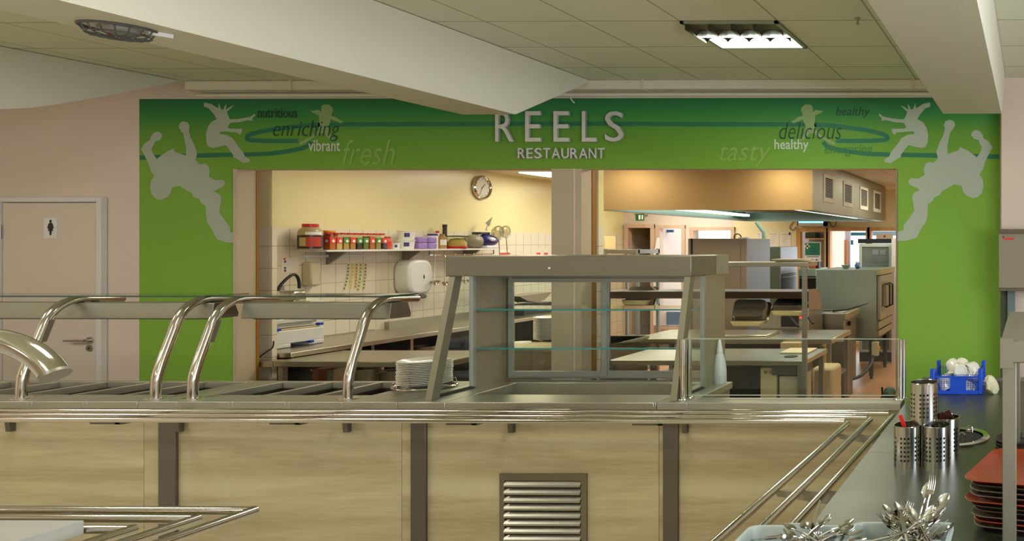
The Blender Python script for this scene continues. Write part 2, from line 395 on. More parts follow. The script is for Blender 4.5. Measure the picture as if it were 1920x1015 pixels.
def ribbon(pts, w=4.1, sm=True):
    P = []
    for i in range(len(pts)-1):   # Catmull-Rom
        p0 = pts[max(i-1, 0)]; p1 = pts[i]; p2 = pts[i+1]; p3 = pts[min(i+2, len(pts)-1)]
        for k in range(5):
            t = k/5
            P.append(tuple(.5*((2*p1[j])+(-p0[j]+p2[j])*t+(2*p0[j]-5*p1[j]+4*p2[j]-p3[j])*t*t+(-p0[j]+3*p1[j]-3*p2[j]+p3[j])*t**3) for j in (0, 1)))
    P.append(pts[-1]); mb = MB(); L = []
    for i in range(len(P)):
        a = P[max(i-1, 0)]; b = P[min(i+1, len(P)-1)]; dx, dy = b[0]-a[0], b[1]-a[1]; n = math.hypot(dx, dy) or 1
        nx, ny = -dy/n*w, dx/n*w
        L.append((pY(P[i][0]+nx, P[i][1]+ny, YW)-Vector((0, .0034, 0)), pY(P[i][0]-nx, P[i][1]-ny, YW)-Vector((0, .0034, 0))))
    for i in range(len(L)-1): mb.add([L[i][0], L[i][1], L[i+1][1], L[i+1][0]], [(0, 1, 2, 3)])
    return mb
ribbon([(1064, 232)]+rib).build('ribbon_swirl', ribm, mu, smooth=False)
ribbon(rib2).build('ribbon_swirl', ribm, mu, smooth=False)
ribbon([(1064, 232)]+mir(rib)).build('ribbon_swirl', ribm, mu, smooth=False)
ribbon(mir(rib2)[:-1]+[(263, 296)]).build('ribbon_swirl', ribm, mu, smooth=False)
for nm, p, m, l in (('leaping_figure', man, figm, 'large pale silhouette bending over'), ('jumping_figure', girl, figm, 'pale silhouette jumping with flying hair'), ('child_figure', child, figm2, 'small green-grey child silhouette')):
    sil(nm, p, m, .0045, l)
    q = mir(p) if nm != 'leaping_figure' else clipx(mir(p, 1063.5), 262, 443.2)
    if nm == 'leaping_figure': q = [(x, y+3) for x, y in q]
    sil(nm, q, m, .0045, l)
for body, box, m, sh, bo in (('nutritious', (483, 203, 557, 221), inkm, 0, .012), ('enriching', (512, 226, 637, 265), inkm, .25, -.012), ('vibrant', (578, 262, 638, 284), paleink, 0, .015),
                             ('fresh', (642, 262, 741, 310), limeink, .3, 0), ('tasty', (1350, 272, 1446, 314), limeink, .3, 0), ('healthy', (1452, 261, 1516, 286), paleink, 0, .015),
                             ('delicious', (1461, 229, 1578, 261), inkm, .25, -.012), ('healthy', (1567, 200, 1631, 222), inkm, .25, -.004), ('energising', (1546, 271, 1636, 294), midink, .25, -.004)):
    o = text('lettering', body, box, YW-.006, m, mu, sh, bo); o['label'] = 'printed word "%s"' % body
sg = thing('wall_sign', 'raised silver letters spelling REELS above the serving hatch', 'sign', (pY(1052, 267, YW).x, YW-.01, pY(1052, 267, YW).z))
for ch, x0, x1 in (('R', 932, 966), ('E', 988, 1017), ('E', 1041, 1070), ('L', 1094, 1121), ('S', 1137, 1171)):
    text('letter', ch, (x0, 209.5, x1, 266.5), YW-.008, signm, sg, ext=.022)
sg = thing('wall_sign', 'smaller raised silver letters spelling RESTAURANT below the larger word', 'sign', (pY(1052, 297, YW).x, YW-.01, pY(1052, 297, YW).z))
x = 973
for ch, w in zip('RESTAURANT', (13.5, 12, 14, 13.5, 15.5, 14, 14, 15.5, 14, 13)):
    text('letter', ch, (x, 278, x+w, 297.5), YW-.008, signm, sg, bold=.008, ext=.014); x += w+2.6
a = pY(1075, 176, YW)
tag(MB().tube([(a.x-.01, YW-.012, za-.03), (a.x-.004, YW-.03, za-.05), (a.x+.01, YW-.025, za-.075), (a.x+.02, YW-.015, za-.085)], .004, 6).build('loose_cable', whitep), 'short loose white cable end hanging below the trunking above the sign', 'cable')
# hatch linings
l = MB().box(ox0-.003, ox0+.028, YW-.02, YW+.12, .0, ozt).build('trim_3', trimbeige); l['kind'] = 'structure'
MB().box(ox0+.0, ox0+.034, YW+.12, YW+.14, .0, ozt).build('lining_edge', brownstrip, l)
l = MB().box(px0-.004, px1+.004, YW-.02, YW+.115, 0, ozt).build('trim_4', trimbeige); l['kind'] = 'structure'
MB().box(px1-.055, px1-.043, YW-.024, YW-.019, 0, ozt).build('lining_groove', cream, l)
MB().box(px1-.02, px1+.010, YW+.116, YW+.17, 0, ozt).build('lining_edge', brownstrip, l)
l = struct('trim_5', MB().box(qx1, qx1+.012, YW-.012, YW+.12, 0, ozt), mat('jamb_brown', (150, 120, 100), .5))
# ================================================================ kitchen shell
struct('wall_kitchen_left', MB().box(KX-.1, KX, YW+.1, YF+2, 0, 2.75), ktile)
a = pY(510, 400, 5.98)
struct('wall_return_1', MB().box(KX, a.x, 5.98, 6.02, 0, 2.7), ktile)
a0 = pd(1086, 400, 5.93); a1 = pd(1122, 400, 5.93)
struct('wall_return_2', MB().box(a0.x, a1.x, 5.90, 5.97, 0, 2.7), ktile)
b0 = a1.x
struct('ceiling_kitchen', MB().box(KX-.1, -.4, YW+.1, YF+.1, KZ, KZ+.1), kceil)
struct('wall_kitchen_right', MB().box(-.5, -.4, YW+.1, YF+.1, 0, 2.75), cream)
kyel = mat('kitchen_yellow_paint', (240, 226, 178), .7); kwhite = mat('kitchen_pale_paint', (228, 214, 200), .7)
H = lambda x0, y0, x1, y1: rect(x0, y0, x1, y1, YF)
h1 = H(1178, 427, 1222, 700); h2 = H(1237, 428, 1280, 612); h3 = H(1300, 432, 1372, 520); h4 = H(1500, 434, 1547, 600); h5 = H(1556, 433, 1625, 640); h6 = H(1633, 433, 1682, 600)
split = pY(1375, 400, YF).x
struct('wall_kitchen_far', holes(MB(), KX, split, 0, 2.75, YF, YF+.12, [(h1[0], h1[1], -1, h1[3]), h2, h3]), kwhite)
struct('wall_kitchen_far_2', holes(MB(), split, -.4, 0, 2.75, YF, YF+.12, [h4, h5, h6]), kyel)
def frame(name, h, w, bottom=True, m=framewood, d=.03):
    f = MB().box(h[0]-w, h[0]+.01, YF-d, YF+.1, h[2] if bottom else 0, h[3]+w).box(h[1]-.01, h[1]+w, YF-d, YF+.1, h[2] if bottom else 0, h[3]+w).box(h[0]-w, h[1]+w, YF-d-.005, YF+.1, h[3]-.005, h[3]+w)
    if bottom: f.box(h[0]-w, h[1]+w, YF-d-.01, YF+.1, h[2]-w, h[2])
    return struct(name, f, m)
pinkwood = woodmat('pale_wood_frame', (206, 172, 146), (222, 194, 170), 'z')
frame('door_frame_2', h1, .055, False, pinkwood); frame('window_3', h2, .05, True, pinkwood); frame('window_4', h3, .055, True, pinkwood)
frame('window_5', h4, .055); frame('window_6', h5, .055); frame('window_7', h6, .055)
# open brown door seen through the corridor opening
dx = pY(1225, 427, YF).x
dr = struct('door_2', MB().prism([(dx-.02, YF+.12, .02), (dx-.02, YF+.12, h1[3]), (dx-.19, YF+.72, h1[3]), (dx-.19, YF+.72, .02)], (-.04, 0, 0)), brownwood)
struct('wall_corridor', MB().box(h1[0]-.5, h1[1]+.05, 14.1, 14.2, 0, 2.7), mat('corridor_wall', (176, 160, 132), .7))
struct('door_3', MB().box(h1[0]-.3, h1[0]+.02, 14.03, 14.09, 0, 1.86), mat('grey_green_door', (132, 140, 120), .6))
struct('wall_corridor_right', MB().box(h1[1]+.06, h1[1]+.1, YF+.12, 14.2, 0, 2.7), kwhite)
struct('wall_corridor_left', MB().box(KX-.1, KX-.02, YF, 14.2, 0, 2.7), kwhite)
struct('ceiling_corridor', MB().box(KX-.1, h1[1]+.1, YF+.12, 14.2, 2.6, 2.7), kwhite)
# blue window member outside the second opening
bl = mat('blue_frame_paint', (52, 108, 160), .5)
X0, X1, Z0, Z1 = rect(1245, 431, 1262, 470, YF+.3)
struct('window_8', MB().box(X0, X1, YF+.3, YF+.34, Z1-.045, Z1).box(X0, X0+.035, YF+.3, YF+.34, Z0, Z1), bl)
X0, X1, Z0, Z1 = rect(1237, 585, 1275, 610, YF+.3)
tag(MB().box(X0, X1, YF+.3, YF+.36, Z0, Z1).build('outdoor_bench', mat('blue_grey_paint', (92, 118, 146), .5), bevel=.01), 'low blue grey box seen outside through the bright narrow window', 'box')
# lobby beyond the pine-framed screen
X0, X1, _, _ = rect(1490, 400, 1594, 600, 13.5)
struct('wall_lobby', MB().box(X0, X1, 13.5, 13.56, 0, 2.6), mat('lilac_wall', (176, 172, 190), .6))
sp_ = pY(1551, 400, YF).x
struct('wall_lobby_side', MB().box(sp_-.02, sp_+.02, YF+.12, 13.5, 0, 2.6), kwhite)
struct('ceiling_lobby', MB().box(h4[0]-.2, sp_, YF+.12, 13.56, 2.5, 2.56), kwhite)
X0, X1, Z0, Z1 = rect(1564, 447, 1584, 508, 13.45)
tag(MB().box(X0, X1, 13.44, 13.45, Z0, Z1).build('poster', mat('pale_blue_poster', (160, 190, 226), .6)), 'tall pale blue poster on the lilac lobby wall behind the oven', 'poster')
X0, X1, Z0, Z1 = rect(1584, 450, 1589, 520, 13.45)
struct('trim_6', MB().box(X0, X1, 13.42, 13.49, Z0, Z1), brownwood)
X0, X1, Z0, Z1 = rect(1594, 436, 1630, 442, 13.6)
struct('window_9', MB().box(X0, X1, 13.6, 13.66, Z0, Z1).box(X0, X0+.05, 13.6, 13.66, Z0-.17, Z0-.08), mat('teal_paint', (20, 92, 110), .5))
X0, X1, Z0, Z1 = rect(1633, 434, 1684, 442, 12.8)
struct('window_10', MB().box(X0, X1, 12.8, 12.84, Z0, Z1), mat('sky_blue_paint', (110, 156, 214), .5))
X0, X1, Z0, Z1 = rect(1642, 438, 1674, 449, YF-.07)
n = thing('notice', 'white paper notice with a small red symbol above the display fridge', 'notice', (X0, YF-.06, Z0))
MB().box(X0, X1, YF-.045, YF-.036, Z0, Z1).build('sheet', paper, n)
MB().lathe([(.02, 0), (.02, .003)], ((X0+X1)/2, YF-.049, (Z0+Z1)/2), 14, 'y').build('red_symbol', redlab, n)
a = pd(1873.5, 400, 11.2).x
struct('wall_kitchen_end', MB().box(pd(1673.5, 400, 10.9).x, pd(1690, 400, 10.9).x, 10.8, 10.9, 0, 1.82), white_paint)
# ================================================================ ceiling fittings (dining)
lx0, lx1, ly0, ly1 = -1.943, -1.398, 4.131, 4.678
cl = thing('ceiling_light', 'lit square fluorescent ceiling light with mirrored louvre cells', 'ceiling light', ((lx0+lx1)/2, (ly0+ly1)/2, ZC-.01))
MB().box(lx0, lx1, ly0, ly0+.02, ZC-.014, ZC-.0005).box(lx0, lx1, ly1-.02, ly1, ZC-.014, ZC-.0005).box(lx0, lx0+.02, ly0, ly1, ZC-.014, ZC-.0005).box(lx1-.02, lx1, ly0, ly1, ZC-.014, ZC-.0005).build('frame', alum, cl)
mir_m = mat('louvre_mirror', (150, 146, 136), .12, 1)
ym = ly0+.30
MB().box(lx0+.02, lx1-.02, ym, ly1-.02, ZC-.012, ZC-.002).build('diffuser', mat('lamp_diffuser', (240, 255, 250), .5, emit=9), cl)
w = (lx1-lx0-.04)/4
MB().box(lx0+.02, lx1-.02, ly0+.02, ym, ZC-.003, ZC-.001).build('reflector_plate', mat('reflector_brown', (110, 96, 84), .3, .8), cl)
for j in range(2):
    for i in range(4):
        xx = lx0+.02+w*i; yy = ly0+.02+(ym-ly0-.02)/2*j; hh = (ym-ly0-.02)/2
        m_ = MB()
        for k in range(8):     # scalloped cell
            a0_ = PI*k/8; a1_ = PI*(k+1)/8
            m_.add([(xx+w/2-w/2*math.cos(a0_), yy+hh, ZC-.05*(1-math.sin(a0_)*.9)-.004), (xx+w/2-w/2*math.cos(a1_), yy+hh, ZC-.05*(1-math.sin(a1_)*.9)-.004), (xx+w/2-w/2*math.cos(a1_), yy+hh, ZC-.003), (xx+w/2-w/2*math.cos(a0_), yy+hh, ZC-.003)], [(0, 1, 2, 3)])
        m_.box(xx-.002, xx+.002, yy, yy+hh, ZC-.045, ZC-.002)
        m_.build('louvre_cell', mir_m, cl)
p = pZ(1608, 34, ZC)
sp = thing('sprinkler', 'tiny metal sprinkler head on the ceiling beside the right beam', 'sprinkler', (p.x, p.y, ZC-.03))
MB().lathe([(.014, -.002), (.014, -.006), (.006, -.008), (.006, -.028), (.010, -.03), (.010, -.034)], (p.x, p.y, ZC), 10).build('head', steel, sp)
# caged detector under the left beam
zb3 = 2.583
q0 = pZ(172, 49, zb3); q1 = pZ(272, 54, zb3)
cxd, cyd = (q0.x+q1.x)/2, (q0.y+q1.y)/2
u = thing('smoke_detector', 'small dark wire caged smoke detector with red light under the left beam', 'detector', (cxd, cyd, zb3-.05))
MB().lathe([(0, 0), (.055, 0), (.055, -.012), (.045, -.022), (.02, -.034), (0, -.035)], (cxd, cyd, zb3-.0005), 20, cap=False).build('detector_body', mat('fitting_grey', (150, 146, 130), .5), u)
fd = mat('fitting_dark', (84, 82, 80), .5); g = MB(); Rg = .10
for k in range(8):
    a_ = PI*k/8; c_, s_ = math.cos(a_)*Rg, math.sin(a_)*Rg
    g.tube([(cxd-c_, cyd-s_, zb3-.002), (cxd-c_*.8, cyd-s_*.8, zb3-.035), (cxd, cyd, zb3-.048), (cxd+c_*.8, cyd+s_*.8, zb3-.035), (cxd+c_, cyd+s_, zb3-.002)], .0028, 5)
for r, z in ((Rg, .003), (.085, .03)): g.tube([(cxd+r*math.cos(t*PI/12), cyd+r*math.sin(t*PI/12), zb3-z) for t in range(24)], .006 if r == Rg else .003, 6, closed=True)
g.build('wire_cage', fd, u)
MB().ball((cxd+.0, cyd-.03, zb3-.036), .006, 8).build('red_light', redp, u)
q2 = pZ(276, 57, zb3); q3 = pZ(322, 65, zb3)
tag(MB().obox(((q2.x+q3.x)/2, (q2.y+q3.y)/2, zb3-.009), (.03, (q3-q2).length, .016), Matrix.Rotation(-math.atan2(q3.x-q2.x, q3.y-q2.y), 3, 'Z')).build('cable_trunking', whitep), 'short white cable trunking on the left beam beside the caged detector', 'trunking')
# electrical cabinet on the right
X0, X1, Z0, Z1 = rect(1873, 430, 1990, 545, 5.5)
X0 += .0
e = thing('electrical_cabinet', 'beige grey wall cabinet with small red label at the right edge', 'cabinet', (X0, 5.5, Z0))
cab = mat('cabinet_beige', (150, 138, 114), .5)
MB().box(X0, X1, 5.46, 5.585, Z0+.02, Z1-.03).build('body', cab, e, bevel=.003)
MB().box(X0, X1, 5.44, 5.585, Z1-.03, Z1).build('top_flange', mat('cabinet_dark', (104, 92, 70), .5), e)
MB().box(X0, X1, 5.44, 5.585, Z0, Z0+.02).build('bottom_flange', MATS['cabinet_dark'], e)
A, B, C_, D = rect(1882, 446, 1901, 450, 5.455)
MB().box(A, B, 5.456, 5.46, C_, D).build('label_stripe', redlab, e)
A, B, C_, D = rect(1880, 443.5, 1883, 446, 5.455)
MB().box(A, B, 5.456, 5.46, C_, D).build('label_mark', dark, e)
X0, X1, Z0, Z1 = rect(1889, 552, 1903, 640, 5.5)
tag(MB().box(X0, X1, 5.5, 5.58, .05, pY(1889, 546, 5.5).z).build('partition_panel', mat('blue_grey_fabric', (112, 128, 132), .9, noise=.35, nscale=60)), 'narrow speckled blue grey fabric panel below the wall cabinet', 'panel')
X0, X1, _, _ = rect(1876, 552, 1888, 640, 5.55)
struct('trim_7', MB().box(X0, X1, 5.53, 5.579, .05, pY(1889, 546, 5.5).z), mat('dark_green_trim', (60, 72, 44), .6))
# ================================================================ serving counters
CZ = .9; YC0 = 3.955; YC1 = 4.56
def wx(x, y=745): return pZ(x, y, CZ).x
SX = [-9.0+.4, wx(305), wx(782), wx(1255), wx(1698)]     # seams
wells = {0: [(-4.765-.3*(i+1)+.012, -4.765-.3*i-.012) for i in range(11)], 1: [(-4.58+.306*i+.012, -4.58+.306*(i+1)-.012) for i in range(3)]}
def top_with(mb, x0, x1, hs):   # worktop of sheet steel with rectangular cut-outs
    t = holes(MB(), x0, x1, YC0, YC1, 0, 1, hs)
    return mb.add([Vector((v.x, v.z, CZ-.04+.04*v.y)) for v in t.v], [tuple(reversed(f)) for f in t.f])
wellm = mat('well_steel', (96, 90, 82), .4, 1)
for k, lab in enumerate(('stainless hot counter with open wells at the far left of the servery', 'stainless hot counter with three wells beside the plate stack', 'stainless counter carrying the glass display case, with louvred vent', 'stainless end counter with narrow ledge and glass screen')):
    x0, x1 = SX[k]+.0015, SX[k+1]-.0015
    c = thing('serving_counter', lab, 'counter', ((x0+x1)/2, 4.25, 0))
    hs = []
    if k < 2:
        Y0, Y1 = pZ(500, 741, CZ).y, pZ(500, 716.5, CZ).y
        hs = [(a, b, Y0, Y1) for a, b in wells[k]]
        if k == 0: hs = [h for h in hs if h[0] > x0+.02]
    if k == 2: hs = [(-3.12, -2.0, 4.16, 4.51)]
    if k == 3:
        xe = pZ(1380, 713, CZ).x
        hs = [(xe, 9, 4.09, 9)]
    top_with(MB(), x0, x1, hs).build('worktop', steelw if k != 2 else steel, c, bevel=.003)
    xr = x1 if k < 3 else -.70
    body = MB().box(x0+.01, xr-.01, 4.0, (YC1-.02), .08, .70)
    if k == 3: body = MB().box(x0+.01, xe-.01, 4.0, YC1-.02, .08, .86).box(xe, xr-.01, 4.0, 4.08, .08, .86)
    body.build('body', steelx, c)
    if k < 3:
        MB().box(x0+.01, xr-.01, 4.0, 4.02, .70, .86).box(x0+.01, xr-.01, YC1-.03, YC1-.02, .70, .86).build('apron', steelx, c)
    for h in hs if k < 2 else []:
        w = MB(); a, b, y0, y1 = h; a += .002; b -= .002; y0 += .002; y1 -= .002
        w.add([(a, y0, CZ-.04), (b, y0, CZ-.04), (b, y1, CZ-.04), (a, y1, CZ-.04), (a+.01, y0+.01, .74), (b-.01, y0+.01, .74), (b-.01, y1-.01, .74), (a+.01, y1-.01, .74)],
              [(0, 4, 5, 1), (1, 5, 6, 2), (2, 6, 7, 3), (3, 7, 4, 0), (4, 7, 6, 5)])
        w.build('food_well', wellm, c)
    if k == 2:
        a, b, y0, y1 = hs[0]; a += .002; b -= .002; y0 += .002; y1 -= .002; w = MB()
        w.add([(a, y0, CZ-.002), (b, y0, CZ-.002), (b, y1, CZ-.002), (a, y1, CZ-.002), (a, y0, .75), (b, y0, .75), (b, y1, .75), (a, y1, .75)], [(0, 4, 5, 1), (1, 5, 6, 2), (2, 6, 7, 3), (3, 7, 4, 0), (4, 7, 6, 5)])
        w.build('display_well', mat('well_grey', (150, 146, 122), .5, .4), c)
    MB().box(x0, xr, 3.985, 3.999, .10, .858).build('front_panel', panelwood, c)
    MB().box(x0, xr, 3.998, 4.03, .0, .10).build('plinth', steelp, c)
for k, (a, b) in enumerate(((297, 329), (770, 798), (1243, 1271))):
    X0, X1, _, _ = rect(a, 800, b, 900, 3.97)
    par = [o for o in SC.objects if o.name.startswith('serving_counter')][k]
    MB().box(X0, X1, 3.968, 3.9845, 0, .845).build('pilaster', steelp, par, bevel=.002)
# dark unlit space under the ledge: back of counters
# vent grille
c2 = [o for o in SC.objects if o.name.startswith('serving_counter')][2]
X0, X1, _, Z1 = rect(937, 889, 1100, 1000, 3.975); Z0 = Z1-.48
v = thing('vent_grille', 'square stainless louvred vent grille on the wood counter front', 'vent', ((X0+X1)/2, 3.984, Z0))
gs = mat('grille_steel', (150, 140, 126), .35, 1)
fw = .027
MB().box(X0, X1, 3.972, 3.984, Z1-.036, Z1).box(X0, X1, 3.972, 3.984, Z0, Z0+.03).box(X0, X0+fw, 3.972, 3.984, Z0+.03, Z1-.036).box(X1-fw-.004, X1, 3.972, 3.984, Z0+.03, Z1-.036).build('frame', gs, v)
MB().box(X0+fw, X1-fw, 3.9825, 3.984, Z0+.02, Z1-.03).build('dark_backing', darkvoid, v)
for i in range(10):
    z = Z1-.040-.0415*i
    MB().prism([(X0+fw, 3.982, z), (X0+fw, 3.964, z-.019), (X0+fw, 3.964, z-.029), (X0+fw, 3.967, z-.029), (X0+fw, 3.967, z-.02), (X0+fw, 3.984, z-.003)], (X1-X0-2*fw-.004, 0, 0)).build('slat', steel, v)
for (x, z) in ((X0+.012, Z1-.014), (X1-.012, Z1-.014), (X0+.012, Z0+.014), (X1-.012, Z0+.014)):
    MB().cyl((x, 3.972, z), (x, 3.970, z), .004, 8).build('screw', chrome, v)
# ---------------------------------------------------------------- tray rails
ZR = .865; RR = .0145
tr = thing('tray_rail', 'three long parallel polished steel tray rails along the servery front', 'tray rail', (-4, 3.78, 0))
ends = []
for Y, xe, ye in ((3.885, 1667, 776), (3.79, 1626, 784), (3.695, 1584, 792.5)):
    e = pY(xe, ye, Y); ends.append(e)
    MB().tube([(-8.5, Y, ZR), (e.x, Y, ZR)], RR, 14).build('rail', chrome, tr)
for bx in (23, 339, 653, 961, 1286):
    x = pY(bx, 800, 3.98).x
    b = MB().prism([(x-.012, 3.984, ZR-.018), (x-.012, 3.70, ZR-.016), (x-.012, 3.70, ZR-.026), (x-.012, 3.94, ZR-.045), (x-.012, 3.984, ZR-.13), (x-.012, 3.97, ZR-.13), (x-.012, 3.965, ZR-.05)][:0] or [(x-.012, 3.984, ZR-.018), (x-.012, 3.70, ZR-.016), (x-.012, 3.70, ZR-.026), (x-.012, 3.955, ZR-.04), (x-.012, 3.962, ZR-.13), (x-.012, 3.984, ZR-.13)], (.026, 0, 0))
    b.build('bracket', steelp, tr)
    MB().box(x-.14, x+.012, 3.70, 3.74, ZR-.024, ZR-.014).build('support_plate', steelp, tr)
tr = thing('tray_rail', 'three short tray rails running toward the viewer beside the cutlery counter', 'tray rail', (-.8, 3.0, 0))
near = [pZ(1490, 983, ZR), pZ(1433, 985, ZR), pZ(1344, 1015, ZR)]
far = [pZ(1674, 781, ZR), pZ(1632, 788, ZR), pZ(1590, 795, ZR)]
for a, b in zip(far, near):
    dr_ = (b-a).normalized(); b2 = a+dr_*((a.y-1.55)/-dr_.y)
    MB().tube([a+Vector((0, 0, 0)), b2], RR, 14).build('rail', chrome, tr)
for yy, px_ in ((3.50, 0), (2.70, 0), (1.9, 0)):
    def at(i):
        t = (far[i].y-yy)/(far[i].y-near[i].y); return far[i]+(near[i]-far[i])*t
    xo = -.655
    b = MB().prism([(xo, yy, ZR-.016), (at(2).x-.01, yy, ZR-.016), (at(2).x-.0, yy, ZR-.035), (xo, yy, ZR-.075)], (0, .006, 0)).build('bracket', mat('bracket_grey', (140, 134, 116), .5, .3), tr)
# ---------------------------------------------------------------- sneeze guards
tube_prof = [(39.7, 741), (41, 722), (43.5, 704), (55, 673), (74, 630), (88, 599), (102.5, 581), (123, 568), (149, 560.5), (190, 559.5), (230.5, 559)]
TX = -5.517
prof3 = [pX(x, y, TX) for x, y in tube_prof]
def smooth(pts, k=4):
    out = []
    for i in range(len(pts)-1):
        p0, p1, p2, p3 = pts[max(i-1, 0)], pts[i], pts[i+1], pts[min(i+2, len(pts)-1)]
        for j in range(k):
            t = j/k; out.append(.5*(2*p1+(p2-p0)*t+(2*p0-5*p1+4*p2-p3)*t*t+(3*p1-p0-3*p2+p3)*t**3))
    return out+[pts[-1]]
y_g0, y_g1 = pX(384, 556, -4.605).y, pX(384, 556, -4.605).y+.235
ZG = 1.447
for k, (txs, gx, ux, lab) in enumerate((((TX, -4.773), (-8.4, -4.605), (-8.35, -4.705), 'glass topped sneeze guard with heat lamp bar over the left wells'), ((-4.570, -3.714), (-4.57, -3.597), (-4.535, -3.672), 'glass topped sneeze guard with heat lamp bar beside the plate stack'))):
    s = thing('sneeze_guard', lab, 'sneeze guard', (txs[0], 4.08, CZ))
    for x in txs:
        P = smooth([Vector((x, q.y, q.z)) for q in prof3])
        P[0].z = CZ+.002
        o = MB().tube(P, .0225, 16).build('support_post', chrome, s)
        MB().lathe([(.045, 0), (.045, .004), (.03, .006)], (x, P[0].y, CZ+.0005), 20).build('foot_flange', chrome, o)
        c = pX(88, 615, TX)
        xx = x+.022 if x == txs[0] and k == 0 or x == txs[0] else x-.028
        MB().prism([(xx, c.y-.012, c.z+.045), (xx, c.y+.016, c.z+.045), (xx, c.y-.022, c.z-.075), (xx, c.y-.046, c.z-.075)], (.006, 0, 0)).build('clamp_plate', steelx, o)
    g = MB().box(gx[0], gx[1], y_g0, y_g1, ZG, ZG+.008).build('glass_shelf', glass, s)
    MB().box(gx[0], gx[1], y_g0-.0015, y_g0, ZG, ZG+.008).box(gx[1], gx[1]+.0015, y_g0, y_g1, ZG, ZG+.008).build('glass_edge', glassdk, g)
    # heat lamp bar: trapezoid section
    yb_0 = 4.252
    sec = [(yb_0+.012, 1.404), (yb_0+.118, 1.404), (yb_0+.142, 1.335), (yb_0+.138, 1.314), (yb_0+.0, 1.314), (yb_0-.0, 1.335)]
    u = MB().prism([(ux[0], a, b) for a, b in sec], (ux[1]-ux[0], 0, 0)).build('heat_lamp_bar', mat('lamp_bar_steel', (150, 150, 134), .42, .8, noise=.05, nscale=3), s, bevel=.003)
    MB().prism([(ux[1]+.0005, a, b) for a, b in sec], (.004, 0, 0)).build('end_cap', mat('lamp_end_brown', (112, 98, 84), .5, .5), u)
    MB().box(ux[0]+.05, ux[1]-.05, yb_0+.02, yb_0+.12, 1.309, 1.3135).build('lamp_louvre', darkvoid, u)
    for x in txs:
        if x+.1 < ux[1]: MB().box(x-.02, x+.02, yb_0+.04, yb_0+.07, 1.398, 1.41).build('hanger', steelx, u)
# ---------------------------------------------------------------- plates
platep = [(.0, 0), (.075, 0), (.08, .004), (.088, .006), (.128, .018), (.133, .021), (.131, .0225), (.088, .0105), (.075, .007), (.0, .006)]
def plate_proto(r=1.0):
    return [(a*r, b) for a, b in platep]
pc = pZ(797, 727, CZ); pc.z = CZ
ring = thing('plate_dispenser', 'chrome ringed drop-in plate dispenser holding the white plate stack', 'dispenser', (pc.x, pc.y, CZ))
t = MB().tube([(pc.x+.165*math.cos(a*PI/18), pc.y+.125*math.sin(a*PI/18)+0, CZ+.008) for a in range(36)], .008, 8, closed=True)
t.build('rim_ring', chrome, ring)
for ang in (PI*1.22, PI*1.85, PI*.25, PI*.75):
    x, y = pc.x+.142*math.cos(ang), pc.y+.135*math.sin(ang)
    MB().tube([(x-.012, y, CZ), (x-.012, y, CZ+.03), (x-.006, y, CZ+.04), (x+.006, y, CZ+.04), (x+.012, y, CZ+.03), (x+.012, y, CZ)], .003, 6).build('plate_guide', chrome, ring)
NP = 14
p0 = None
for i in range(NP):
    z = CZ+.012+i*.0100
    lab = 'white dinner plate, topmost of the stack beside the display case' if i == NP-1 else 'white dinner plate, bottom of the stack beside the display case' if i == 0 else 'white dinner plate inside the stack beside the display case'
    if p0 is None:
        p0 = MB().lathe(platep, n=36, cap=False).build('dinner_plate', ceramic, loc=(0, 0, 0)); tag(p0, lab, 'plate', 'dinner plates stacked beside the display case'); q = p0
    else: q = dup(p0, (0, 0, 0), label=lab)
    q.location = (pc.x+random.uniform(-.002, .002), pc.y+random.uniform(-.002, .002), z)
# ---------------------------------------------------------------- display case
cs = thing('display_case', 'tall glass fronted stainless display case with two glass shelves', 'display case', (-2.6, 4.3, CZ))
cxl, cxr = -3.262, -1.903
yh0 = pX(840, 500, cxl).y; yh1 = 4.64; zt, zb_ = 1.677, 1.563
MB().box(cxl-.015, cxr+.012, yh0, yh1+.02, zb_, zt).build('hood', mat('case_hood_steel', (138, 134, 118), .4, .85, noise=.06, nscale=4, stretch=(1, 14, 14)), cs, bevel=.004)
MB().box(cxr+.0125, cxr+.016, yh0+.33, yh1+.025, zb_-.002, zt+.001).build('hood_end_plate', steelw, cs)
yleg0 = pX(797, 745, cxl).y
for i, x in enumerate((cxl, cxr-.03)):
    MB().prism([(x, yleg0, CZ+.001), (x, yleg0+.055, CZ+.001), (x, yh0+.062, zb_), (x, yh0+.008, zb_)], (.034, 0, 0)).build('front_post', mat('case_post_steel', (140, 134, 112), .45, .6), cs)
ych = pX(888, 600, cxl).y
for x in (cxl, cxr-.004):
    MB().box(x-.006, x+.008, ych, yh1, CZ+.0, zb_).build('side_panel', mat('cheek_steel', (166, 156, 128), .45, .6, noise=.04, nscale=3), cs)
    MB().box(x-.01, x+.014, ych-.022, ych, CZ+.01, zb_-.005).build('side_trim', alum, cs)
    gm = MB().prism([(x+.0, yleg0+.05, CZ+.015), (x, ych-.02, CZ+.015), (x, ych-.02, zb_-.006), (x, yh0+.06, zb_-.006)], (.005, 0, 0)).build('side_glass', glassc, cs)
    MB().prism([(x-.004, yleg0+.03, CZ+.001), (x-.004, ych, CZ+.001), (x-.004, ych, CZ+.015), (x-.004, yleg0+.03, CZ+.015)], (.012, 0, 0)).build('bottom_seal', dark, cs)
for yy in (581, 654):
    z = pX(888, yy, cxl).z
    g = MB().box(cxl+.012, cxr-.008, ych+.003, yh1-.03, z-.004, z+.004).build('glass_shelf', glassc, cs)
    MB().box(cxl+.012, cxr-.008, ych+.0, ych+.003, z-.0045, z+.0045).build('glass_edge', glassedge, g)
    for x in (cxl+.009, cxr-.016): MB().box(x, x+.007, ych+.0, yh1-.03, z-.018, z-.006).build('shelf_support', steelx, cs)
